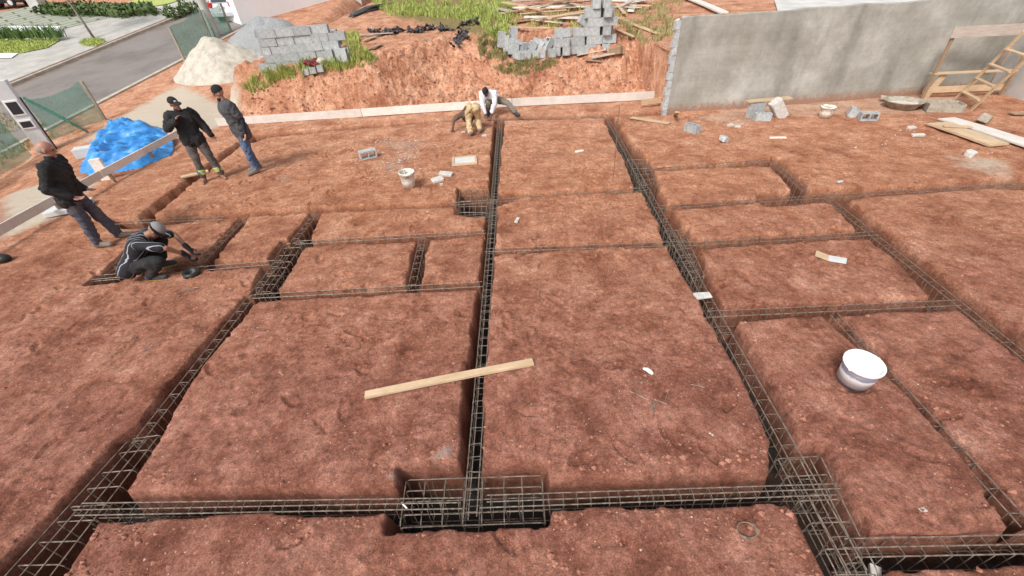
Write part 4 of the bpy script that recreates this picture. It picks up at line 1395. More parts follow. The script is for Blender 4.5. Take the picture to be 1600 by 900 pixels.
# ------------------------------------------------------------------ tarp
def tarp():
    c = Vector(G(196, 240, 0)); 
    Pq = [(128,268),(150,222),(172,200),(215,192),(256,205),(272,220),(266,243),(222,262),(190,268),(160,276)]
    W = T_many([p[0] for p in Pq], [p[1] for p in Pq])[:, :2]
    n = 130
    x0, y0 = W.min(0) - .1; x1, y1 = W.max(0) + .1
    X, Y = np.meshgrid(np.linspace(x0, x1, n), np.linspace(y0, y1, n))
    sd = poly_sdf(X + .06 * fbm(X, Y, 4, 2, 5), Y + .06 * fbm(X, Y, 4, 2, 6), W)
    H = .20 * sst(0, .40, -sd) * (1 + .5 * fbm(X, Y, .9, 2, 41)) + .16 * np.exp(-(((X + 9.9) / .5) ** 2 + ((Y - 12.2) / .5) ** 2))
    fold = np.abs(fbm(X * 1.0 + .5 * Y, Y * .35 - X * .3, 2.4, 2, 43)) * -.26 - np.abs(fbm((X + Y) * .45, (X - Y) * 1.5, 2.4, 2, 47)) * .24 - np.abs(fbm(X, Y, 7, 2, 49)) * .06 + .17
    Z = base_h(X, Y) + .015 + H + fold * sst(-.02, .3, -sd)
    vs = np.stack([X, Y, Z], -1).reshape(-1, 3)
    ok = (sd < 0)
    fs = []
    for j in range(n - 1):
        for i in range(n - 1):
            if ok[j, i] or ok[j + 1, i + 1]:
                fs.append((j * n + i, j * n + i + 1, (j + 1) * n + i + 1, (j + 1) * n + i))
    used = sorted({i for f in fs for i in f}); mp = {u: k for k, u in enumerate(used)}
    o = MB().add([tuple(vs[u]) for u in used], [tuple(mp[i] for i in f) for f in fs]).build('tarpaulin', MAT['tarp'], smooth=True)
    tag(o, 'crumpled bright blue tarpaulin draped over a low pile at the left', 'tarpaulin')
    s = o.modifiers.new('thickness', 'SOLIDIFY'); s.thickness = .006
tarp()

# ------------------------------------------------------------------ black scraps and hoses on the bank
def hoses():
    a = T(553, 26); b = T(600, 10)
    root = empty('hose_bundle', (a + b) / 2, 'bundle of black hoses lying on the earth below the white wall', 'hoses')
    for i in range(16):
        o1 = Vector((random.uniform(-.15, .15), random.uniform(-.5, .5), 0)); o2 = Vector((random.uniform(-.5, .5), random.uniform(-.5, .5), 0))
        zz = random.uniform(.04, .22)
        MB().tube([a + o1 + Vector((0, 0, zz * .6)), (a + b) / 2 + (o1 + o2) / 2 + Vector((0, 0, zz)), b + o2 + Vector((0, 0, zz * .6))], .035, 7).build('hose', MAT['pipe'], root, smooth=True)
hoses()
def scrap(px0, px1, n, label, sz=.3):
    m = MB()
    for i in range(n):
        t = random.random()
        p = T(px0[0] + (px1[0] - px0[0]) * t + random.uniform(-6, 6), px0[1] + (px1[1] - px0[1]) * t + random.uniform(-3, 4), .03)
        R = Rxyz(random.uniform(-35, 35), random.uniform(-35, 35), random.uniform(0, 180))
        a, b = random.uniform(.4, 1.3) * sz, random.uniform(.15, .5) * sz
        k = 5; vs = []; fs = []
        ph = random.uniform(0, 6)
        for u in range(k):
            for v in range(3):
                vs.append(p + R @ Vector(((u / (k - 1) - .5) * a, (v / 2 - .5) * b, .10 * sz * math.sin(3 * u + 2 * v + ph)) ) + Vector((0, 0, .03)))
        fs = [(u * 3 + v, u * 3 + v + 1, u * 3 + v + 4, u * 3 + v + 3) for u in range(k - 1) for v in range(2)]
        m.add(vs, fs)
    o = m.build('plastic_scrap', MAT['blackplastic'], smooth=True)
    s = o.modifiers.new('t', 'SOLIDIFY'); s.thickness = .01
    return tag(o, label, 'plastic sheet')
scrap((578,53),(700,46), 60, 'long torn black plastic sheet crumpled along the top of the bank', .42)
scrap((715,42),(752,34), 18, 'black plastic remnant near the green grass at the top of the bank', .4)
scrap((712,72),(728,50), 22, 'black plastic strip hanging down the bank', .36)
board('timber_plank', T(548, 58, .04), T(616, 54, .05), .16, .03, MAT['greywood'], 'grey plank lying along the top of the bank left of the black plastic')
board('timber_plank', T(568, 66, .03), T(588, 60, .05), .16, .03, MAT['wood'], 'short pale offcut at the left end of the black plastic')
board('timber_plank', T(569, 82, .03), T(595, 72, .04), .18, .03, MAT['oldwood'], 'brown slab of timber on the bank below the grey plank')
board('timber_plank', T(665, 62, .03), T(678, 72, .03), .12, .03, MAT['oldwood'], 'small brown stick of timber sunk in the bank face')

# ------------------------------------------------------------------ buckets
def bucket(loc, r0, r1, h, m, label, tilt=(0, 0), band=None, fill=None, scale=1.0, handle=True):
    root = empty('bucket', loc, label, 'bucket')
    root.rotation_euler = (tilt[0], tilt[1], random.uniform(0, 3) if band is None else .3)
    MB().lathe([(r0 - .012, .012), (r0, 0), (r0 + (r1 - r0) * .5, h * .5), (r1, h * .88), (r1 + .012, h * .89), (r1 + .012, h * .97), (r1 + .004, h), (r1 - .008, h), (r1 - .012, h * .9), (r0 - .004, .02), (0.0001, .02)], 36).build('shell', m, root, local=True, smooth=True)
    if band:
        MB().lathe([(r0 + (r1 - r0) * .12 + .0015, h * .10), (r0 + (r1 - r0) * .84 + .0015, h * .82)], 36).build('printed_label', band, root, local=True, smooth=True)
    if fill:
        MB().lathe([(0.0001, h * fill[0]), (r0 + (r1 - r0) * fill[0] - .008, h * fill[0] - .005)], 28).build('fill_disc', fill[1], root, local=True)
    if handle:
        pts = [((r1 + .014) * math.cos(t), (r1 + .014) * math.sin(t) * .98, h * .93 + .018 * math.sin(t)) for t in np.linspace(0, math.pi, 15)]
        MB().tube(pts, .005, 6).build('handle', MAT['white_plastic'] if band else MAT['steel'], root, local=True)
        for s in (-1, 1):
            MB().sphere((s * (r1 + .014), 0, h * .93), .014, 8, 6).build('handle_lug', m, root, local=True)
    return root
def band_mat():
    m, nt, b = mat('bucket_label')
    tc = nt.nodes.new('ShaderNodeTexCoord')
    co = tc.outputs['Object']
    sx = nt.nodes.new('ShaderNodeSeparateXYZ'); nt.links.new(co, sx.inputs[0])
    f = noise(nt, co, 9, 4, .6)
    ad = N(nt, 'ShaderNodeMath', operation='MULTIPLY_ADD'); nt.links.new(f, ad.inputs[0]); ad.inputs[1].default_value = .09; nt.links.new(sx.outputs['Z'], ad.inputs[2])
    c = ramp(nt, ad.outputs[0], [(.0, (.10, .095, .15)), (.09, (.17, .155, .21)), (.115, (.52, .50, .50)), (.15, (.42, .36, .36)), (.22, (.60, .57, .56)), (.245, (.17, .16, .22)), (.30, (.20, .19, .25))])
    nt.links.new(c, b.inputs['Base Color']); b.inputs['Roughness'].default_value = .4
    return m
p = Vector(G(1330, 597))
bucket(p, .135, .155, .30, MAT['dirty_white'], 'large white paint bucket with printed label standing by the right trench', (math.radians(3), math.radians(-3)), band_mat(), (.90, MAT['bucket_inside']))  # empty bucket: white disc added near the rim so the inside looks bright
MAT['splat'] = speck('cement_splattered_plastic', (.30, .28, .25), (.68, .64, .55), 16, .7, .2, .004, c3=(.76, .73, .66), lo=.36, hi=.52)
p = Vector(G(640, 294))
bucket(p, .115, .150, .36, MAT['splat'], 'old cream bucket splattered with cement left of the square pit', (math.radians(2), math.radians(-2)), None, (.55, MAT['mortar']))
p = Vector(G(1288, 184))
bucket(p, .135, .165, .28, MAT['splat'], 'small dirty white bucket standing in front of the grey wall', (0, 0), None, (.85, MAT['mortar']))

# ------------------------------------------------------------------ loose things on the site
def onsite(px, py, off=0.0):
    return Vector(G(px, py, off))
block(onsite(575, 245), Rxyz(90, 0, 28) @ Matrix.Identity(3), 'lone pale hollow block lying on its side left of the speckled bucket', None, 1.0).location += Vector((0, 0, .095))
block(onsite(1081, 206), Rxyz(0, 0, 118), 'lone hollow block standing in front of the grey wall\'s free end', None, .95)
for k, (px, py, R, lab) in enumerate([(1178, 183, Rxyz(0, 0, 10), 'lower block of the left leg of the makeshift bench'), (1190, 188, Rxyz(0, 0, -8), 'block lying before the makeshift bench'),
                                       (1352, 186, Rxyz(90, 0, -14), 'grey block lying tilted right of the small dirty bucket'), (1328, 181, Rxyz(20, 0, 60), 'block on its end just right of the small dirty bucket')]):
    o = block(onsite(px, py), R, lab, None, .95)
    if k == 2: o.location.z += .095
pt = onsite(1178, 183); pt.z += .18
block(pt, Rxyz(0, 0, 14), 'upper block of the left leg of the makeshift bench', None, .95)
pt = onsite(1180, 183); pt.z += .362
mb = MB().box(onsite(1214, 184) + Vector((0, .05, .19)), (.28, .22, .56), Rxyz(0, -38, 5))
tag(mb.build('broken_block', MAT['stone'], bev=.03), 'slanting lump of broken concrete propping the makeshift bench', 'concrete lump')
q = onsite(1178, 183)
board('timber_plank', Vector((q.x - .26, q.y + .02, .375)), Vector((q.x + .86, q.y + .12, .385)), .2, .03, MAT['wood'], 'pale plank laid over blocks as a bench against the grey wall')
# mixing tub
p = onsite(1408, 168)
r_ = empty('mortar_tub', p, 'round shallow mortar tub crusted with cement near the timber ladder', 'mortar tub')
MB().lathe([(.30, 0), (.40, .16), (.43, .17), (.43, .19), (.39, .18), (.33, .06), (.001, .05)], 28).build('tub', MAT['mortar'], r_, local=True, smooth=True)
MB().lathe([(.001, .09), (.35, .085)], 24).build('mortar', MAT['stone'], r_, local=True)
board('timber_plank', onsite(1376, 152, .1), onsite(1420, 158, .05), .22, .03, MAT['greywood'], 'grey board leaning behind the round mortar tub')
p = onsite(1470, 172)
r_ = empty('mixing_trough', p, 'grey plastic trough with cement residue beside the timber ladder', 'trough', rz=-.35)
MB().prism([(-.32, -.2), (.32, -.2), (.32, .2), (-.32, .2)], 0, .02).build('floor', MAT['pipe'], r_, local=True)
for c, d in (((0, -.21, .09), (.72, .025, .18)), ((0, .21, .09), (.72, .025, .18)), ((-.35, 0, .09), (.025, .4, .18)), ((.35, 0, .09), (.025, .4, .18))):
    MB().box(c, d, j=.012).build('side', MAT['mortar'], r_, local=True)
MB().box((0, 0, .12), (.66, .38, .03), j=.01).build('cement_residue', MAT['mortar'], r_, local=True)
p = onsite(1440, 166)
tag(MB().box(p + Vector((0, 0, .05)), (.35, .25, .09), Rxyz(8, 5, 30), j=.03).build('cement_sack', MAT['creambag'], bev=.03), 'crumpled pale cement sack between the tub and the trough', 'sack')
# planks at the far right
board('timber_plank', onsite(1462, 194, .05), onsite(1560, 228, .03), .42, .04, MAT['wood'], 'broad pale plank lying on the ground at the right edge, nearest one', 'plank')
board('timber_plank', onsite(1478, 186, .03), onsite(1660, 244, .03), .40, .03, MAT['whitewood'], 'long whitish board on the ground running out of the right edge', 'plank')
board('timber_plank', onsite(1474, 198, .10), onsite(1518, 199, .10), .10, .02, MAT['wood'], 'narrow offcut lying on the broad pale plank at the right', 'plank')
p = onsite(1535, 192)
tag(MB().box(p + Vector((0, 0, .09)), (.3, .2, .18), Rxyz(15, 20, 40)).build('timber_offcut', MAT['mortar'], bev=.02), 'grey cement covered offcut behind the long whitish board', 'offcut')
board('timber_plank', onsite(1580, 178, .03), onsite(1640, 176, .03), .16, .03, MAT['oldwood'], 'brown board at the foot of the pale right wall')
board('timber_plank', onsite(986, 184, .03), onsite(1046, 193, .02), .15, .02, MAT['wood'], 'thin pale plank lying before the free end of the grey wall')
board('timber_plank', onsite(1002, 164, .08), onsite(1042, 160, .10), .03, .15, MAT['wood'], 'plank on edge left of the free end of the grey wall')
board('timber_plank', onsite(1055, 181, .0), onsite(1058, 176, .30), .10, .03, MAT['wood'], 'short plank leaning on the free end of the grey wall')
board('timber_plank', onsite(283, 278, .02), onsite(326, 268, .02), .14, .03, MAT['wood'], 'short plank bridging the left trench by the barefoot man')
# framed sieve
p = onsite(726, 252)
r_ = empty('framed_board', p, 'pale board with a yellow timber frame lying left of the middle trench', 'framed board', rz=.10)
for c, d in (((0, -.22, .02), (.56, .05, .04)), ((0, .22, .02), (.56, .05, .04)), ((-.255, 0, .02), (.05, .39, .04)), ((.255, 0, .02), (.05, .39, .04))):
    MB().box(c, d).build('frame_rail', MAT['wood'], r_, local=True)
MB().box((0, 0, .015), (.46, .39, .015)).build('panel', MAT['meter'], r_, local=True)
# pale concrete fragments
def frag(px, py, d, R, label, m='stone', cat='fragment', off=0):
    p = onsite(px, py)
    return tag(MB().box(p + Vector((0, 0, d[2] / 2 + off)), d, R, j=min(d) * .16).build('concrete_fragment', MAT[m], bev=min(d) * .12), label, cat)
frag(684, 283, (.24, .17, .06), Rxyz(5, -6, 25), 'pale slab fragment, left one of the pair near the framed board')
frag(697, 274, (.28, .16, .06), Rxyz(8, 6, -8), 'pale slab fragment, right one of the pair near the framed board')
frag(690, 289, (.07, .05, .03), Rxyz(0, 0, 40), 'small pale crumb below the pair of slab fragments')
frag(1098, 463, (.20, .11, .025), Rxyz(3, 0, 4), 'grey stone tile lying over the right-hand trench', 'stone', 'tile')
frag(1131, 221, (.20, .15, .11), Rxyz(10, 15, 30), 'grey lump of broken block in front of the lone block', 'block')
frag(1141, 197, (.12, .1, .05), Rxyz(0, 0, 20), 'white stone, left of two near the makeshift bench')
frag(1152, 199, (.13, .1, .05), Rxyz(0, 0, -20), 'white stone, right of two near the makeshift bench')
frag(808, 345, (.05, .16, .03), Rxyz(0, 10, -15), 'small white chip right of the middle trench')
frag(1440, 798, (.05, .035, .02), Rxyz(0, 0, 10), 'tiny white pebble on the slab at the lower right')
frag(724, 208, (.10, .08, .05), Rxyz(0, 0, 10), 'white stone by the shoe of the bending man in tan trousers')
frag(757, 213, (.12, .09, .04), Rxyz(0, 0, 10), 'flat white stone right of the bending man in tan trousers')
frag(1423, 202, (.16, .10, .06), Rxyz(10, 0, 10), 'small white lump, farther one before the mortar tub')
frag(1433, 213, (.24, .09, .05), Rxyz(6, 0, -8), 'long white lump, nearer one before the mortar tub')
frag(1513, 245, (.12, .14, .12), Rxyz(10, 8, 30), 'pale lump below the broad plank at the right')
frag(1215, 216, (.34, .06, .03), Rxyz(0, 0, -10), 'pale sliver of timber lying on the orange earth before the bench', 'whitewood')
frag(905, 237, (.20, .05, .03), Rxyz(0, 0, 20), 'small pale stick on the slab right of the middle trench', 'whitewood')
frag(1312, 285, (.10, .05, .03), Rxyz(0, 0, 20), 'small white chip near the far end of the longest right trench')
frag(205, 790, (.16, .12, .04), Rxyz(0, 4, 10), 'grey rubble slab in the corner of the lower left pit', 'mortar', 'rubble', -.38)
frag(1385, 880, (.10, .07, .03), Rxyz(0, 0, 60), 'pale offcut in the bottom right trench', 'stone', 'offcut', -.18)
# crumpled white wrapper
p = onsite(1014, 582)
mb = MB().sphere(p + Vector((0, 0, .022)), (.052, .024, .022), 9, 6, Rxyz(0, 8, -50))
mb.sphere(p + Vector((-.03, .035, .015)), (.03, .02, .013), 8, 5, Rxyz(0, 0, -30))
tag(mb.build('white_wrapper', MAT['white_plastic'], smooth=False), 'small crumpled white wrapper on the big middle slab', 'wrapper')
# folded cardboard
p = onsite(1295, 405)
r_ = empty('folded_card', p, 'folded piece of pale card lying on the right-hand slab', 'card', rz=-.62)
MB().box((-.09, 0, .03), (.16, .15, .01), Rxyz(0, 9, 0)).build('flap', MAT['wood'], r_, local=True)
MB().box((.09, 0, .025), (.20, .15, .01), Rxyz(0, -5, 0)).build('flap', MAT['meter'], r_, local=True)
# tape ring by the crouching man, wire ring, sticks
p = onsite(301, 430)
tag(MB().lathe([(.075, 0), (.115, 0), (.115, .07), (.075, .07), (.075, 0)], 24, p).build('wire_coil', MAT['tape'], smooth=True), 'small black coil of tie wire by the crouching man', 'wire coil')
p = onsite(1166, 830)
mb = MB()
for k in range(3):
    mb.tube([(p.x + (.062 + .005 * k) * math.cos(t), p.y + (.062 - .004 * k) * math.sin(t), .012 + .006 * k) for t in np.linspace(0, 2 * math.pi, 25)[:-1]], .003, 5, closed=True)
tag(mb.build('wire_ring', MAT['steel']), 'thin ring of tie wire on the slab at the bottom', 'wire ring')
def stick(px, py, ang, L, label, m='steel', r=.005):
    p = onsite(px, py, .012); d = Vector((math.cos(math.radians(ang)), math.sin(math.radians(ang)), 0)) * L / 2
    tag(MB().tube([p - d, p + Vector((0, 0, .008)), p + d], r, 5).build('wire_offcut', MAT[m]), label, 'wire offcut', 'wire offcuts scattered on the slabs')
for k, (px, py, an, L) in enumerate([(996, 617, -35, .16), (1022, 640, 70, .17), (1018, 632, 85, .12), (1032, 628, -30, .12), (1042, 618, 60, .10), (1003, 597, 12, .12), (1090, 603, -20, .12)]):
    stick(px, py, an, L, 'short thin wire offcut lying on the big middle slab')
for k, (px, py, an, L) in enumerate([(195, 528, -5, .2), (210, 530, -60, .16), (188, 547, 80, .14), (236, 544, 40, .2)]):
    stick(px, py, an, L, 'short thin wire offcut lying on the left-hand earth')
for k, (px, py, an, L) in enumerate([(297, 451, 10, .22), (288, 455, 20, .25)]):
    stick(px, py, an, L, 'dark wire offcut on the slab below the crouching man')
stick(439, 584, -35, .1, 'tiny pale stick on the large left slab', 'wood', .004)
stick(860, 240, 10, .7, 'long thin bent wire lying on the far middle slab')
stick(925, 238, -8, .6, 'thin wire lying by the upright bar on the far middle slab')
p = T(6, 408)
tag(MB().sphere(p + Vector((0, 0, .05)), (.14, .1, .08), 12, 8).build('black_bag', MAT['tape'], smooth=True), 'small black plastic bag on the earth at the left edge', 'bag')
# short bent bars standing in the pits
for k, (px, py, lab) in enumerate([(662, 775, 'left one of two bent starter bars in the large pit'), (682, 775, 'right one of two bent starter bars in the large pit')]):
    p = Vector(G(px, py, -.3))
    mb = MB().tube([p + Vector((.08, -.12, -.28)), p, p + Vector((-.03, .06, .12))], .006, 5)
    tag(mb.build('starter_bar', MAT['steel']), lab, 'rebar')
p = Vector(G(632, 789, -.03))
tag(MB().bar(p + Vector((-.03, .02, 0)), p + Vector((.03, -.035, .01)), .012, .006).build('wood_chip', MAT['white']), 'small white chip lying on the bars of the large pit', 'chip')

# loose pebbles and crumbs of earth: countless
def pebbles(n, m, smin, smax, region, name, edge=False):
    V = []; F = []
    P = in_poly(n, region)
    SD = np.min([poly_sdf(P[:, 0], P[:, 1], poly) for _, _, poly in TRW], axis=0)
    P = P[(SD > .05) & (SD < .17 + .1 * rng.random(len(SD)))] if edge else P[(SD > .05) | (np.abs(P[:, 2]) > .3)]
    for (x, y, z) in P:
        s = smin + (smax - smin) * rng.random() ** 3
        k = len(V)
        rv = rng.uniform(.6, 1.2, 6) * s
        V += [(x + rv[0], y, z + .1 * s), (x - rv[1], y, z), (x, y + rv[2], z), (x, y - rv[3], z + .1 * s), (x, y, z + rv[4] * .8), (x, y, z - .3 * s)]
        F += [(k, k+2, k+4), (k+2, k+1, k+4), (k+1, k+3, k+4), (k+3, k, k+4), (k+2, k, k+5), (k+1, k+2, k+5), (k+3, k+1, k+5), (k, k+3, k+5)]
    o = MB().add(V, F).build(name, m)
    tag(o, kind='stuff')
MAT['clod'] = speck('earth_clod', (.26, .105, .068), (.43, .20, .135), 5, .95, .3, .01)
MAT['palecrumb'] = speck('pale_crumb', (.42, .33, .26), (.66, .57, .50), 6, .95, 0)
pebbles(3200, MAT['clod'], .006, .026, [(0, 420), (240, 330), (400, 215), (1040, 185), (1600, 250), (1600, 900), (0, 900)], 'pebbles')
pebbles(5200, MAT['clod'], .008, .040, [(0, 420), (240, 330), (400, 215), (1040, 185), (1600, 250), (1600, 900), (0, 900)], 'pebbles', True)
pebbles(420, MAT['palecrumb'], .004, .016, [(0, 420), (240, 330), (400, 215), (1040, 185), (1600, 250), (1600, 900), (0, 900)], 'pebbles')
pebbles(1500, MAT['clod'], .012, .06, [(375, 160), (400, 120), (600, 85), (780, 85), (1040, 90), (1040, 140), (700, 160), (380, 180)], 'pebbles')
pebbles(350, MAT['palecrumb'], .012, .05, [(560, 70), (780, 75), (1040, 90), (1040, 140), (700, 160), (560, 160)], 'pebbles')
pebbles(300, MAT['palecrumb'], .01, .04, [(560, 215), (690, 212), (670, 280), (550, 285)], 'pebbles')
pebbles(160, MAT['palecrumb'], .008, .03, [(1050, 180), (1540, 150), (1600, 250), (1500, 250), (1100, 210)], 'pebbles')

# ------------------------------------------------------------------ timber ladder and trestle on the right
def trestle():
    b0 = onsite(1440, 155)
    top = onsite(1440, 155) + Vector((0, 0, 1.62))
    root = empty('timber_trestle', b0, 'tall timber scaffold frame with a broad top board in the right corner', 'scaffold frame')
    MB().bar(b0, top, .07, .05, up=(0, 1, 0)).build('upright', MAT['oldwood'], root)
    b1 = b0 + Vector((1.9, -.15, 0))
    MB().bar(b1, b1 + Vector((0, 0, 1.62)), .07, .05, up=(0, 1, 0)).build('upright', MAT['oldwood'], root)
    MB().bar(top + Vector((-.12, -.05, -.06)), top + Vector((2.5, -.25, -.06)), .035, .24).build('top_board', MAT['greywood'], root)
    for z, l in ((.62, 1.95), (.22, 1.9)):
        MB().bar(b0 + Vector((-.02, .045, z)), b0 + Vector((l, -.1, z)), .16 if z > .5 else .03, .03 if z > .5 else .15).build('cross_board', MAT['wood'], root)
    MB().bar(b0 + Vector((.08, .03, 0)), b0 + Vector((.30, .03, .60)), .16, .03, up=(0, 1, 0)).build('brace', MAT['wood'], root)
    MB().bar(b0 + Vector((1.0, .03, .1)), b0 + Vector((1.35, .03, .60)), .08, .03, up=(0, 1, 0)).build('brace', MAT['wood'], root)
trestle()
def ladder():
    a0 = onsite(1490, 157); a1 = onsite(1516, 173)
    up = onsite(1600, 62, 0)
    tl = Vector(G(1584, 66, 1.45)); tr_ = Vector(G(1628, 68, 1.5))
    d = ((tl - a0) + (tr_ - a1)) / 2
    root = empty('timber_ladder', (a0 + a1) / 2, 'short pale timber ladder leaning in the right corner', 'ladder')
    for a in (a0, a1):
        MB().bar(a, a + d * 1.12, .035, .08, up=(a1 - a0)).build('rail', MAT['wood'], root)
    for t in (.17, .40, .63, .86):
        MB().bar(a0 + d * t, a1 + d * t, .11, .03, up=(0, 0, 1)).build('rung', MAT['wood'], root)
ladder()

# ------------------------------------------------------------------ people
def remesh(mb, vox, smooth_it=4):
    me = mb.mesh('tmp', MAT['tape'])
    o = bpy.data.objects.new('tmp', me); COL.objects.link(o)
    r = o.modifiers.new('r', 'REMESH'); r.mode = 'VOXEL'; r.voxel_size = vox; r.use_smooth_shade = True
    s = o.modifiers.new('s', 'SMOOTH'); s.factor = .5; s.iterations = smooth_it
    dg = bpy.context.evaluated_depsgraph_get(); dg.update()
    out = bpy.data.meshes.new_from_object(o.evaluated_get(dg))
    bpy.data.objects.remove(o); bpy.data.meshes.remove(me)
    return out

def folds(me, amp, sc, seed):
    n = len(me.vertices)
    co = np.zeros(n * 3); me.vertices.foreach_get('co', co); co = co.reshape(-1, 3)
    no = np.zeros(n * 3); me.vertices.foreach_get('normal', no); no = no.reshape(-1, 3)
    d = np.abs(fbm(co[:, 0] + .7 * co[:, 2], co[:, 1] * 1.0 + .9 * co[:, 2], sc, 3, seed)) - .25
    co = co + no * (d * amp)[:, None]
    me.vertices.foreach_set('co', co.ravel()); me.update()

def finish(me, name, m, root):
    me.name = name
    me.materials.clear(); me.materials.append(m)
    me.polygons.foreach_set('use_smooth', [True] * len(me.polygons))
    o = bpy.data.objects.new(name, me); COL.objects.link(o); o.parent = root
    return o

def hand(mb, wr, dirn, side, curl=.35, s=1.0, palm_n=None):
    d = Vector(dirn).normalized()
    n = Vector(palm_n).normalized() if palm_n else Vector((1, 0, 0))
    n = (n - d * n.dot(d)).normalized()
    x = d.cross(n)
    base = Vector(wr)
    for k, (off, L) in enumerate(((-.028, .066), (-.009, .076), (.010, .072), (.028, .056))):
        k0 = base + d * .02 * s + x * off * .6 * s
        k1 = base + d * .088 * s + x * off * s
        mb.cone(k0, .017 * s, k1, .0125 * s, 8)
        a = k1 + (d * math.cos(curl) + n * math.sin(curl)) * L * .55 * s
        b = a + (d * math.cos(curl * 2.2) + n * math.sin(curl * 2.2)) * L * .5 * s
        mb.cone(k1, .0100 * s, a, .0092 * s, 8); mb.cone(a, .0092 * s, b, .0075 * s, 8)
    t0 = base + d * .025 * s - x * .022 * s * side
    t1 = t0 + (d * .7 - x * side * .7 + n * .25).normalized() * .045 * s
    t2 = t1 + (d * .9 - x * side * .25 + n * .35).normalized() * .035 * s
    mb.cone(t0, .0145 * s, t1, .0115 * s, 8); mb.cone(t1, .0112 * s, t2, .009 * s, 8)

m = MB()
for i in range(16):
    m.sphere(Vector((random.uniform(-.22, .22), random.uniform(-.12, .14), random.uniform(.0, .12))), (random.uniform(.05, .13), random.uniform(.05, .10), random.uniform(.03, .08)), 10, 6)
me_ = remesh(m, .02, 2); folds(me_, .10, 7, 12)
me_.materials.clear(); me_.materials.append(MAT['redbag'])
o = bpy.data.objects.new('red_cloth', me_); COL.objects.link(o); o.location = BAGP
tag(o, 'crumpled dark red cloth lying on the short row of blocks', 'cloth')

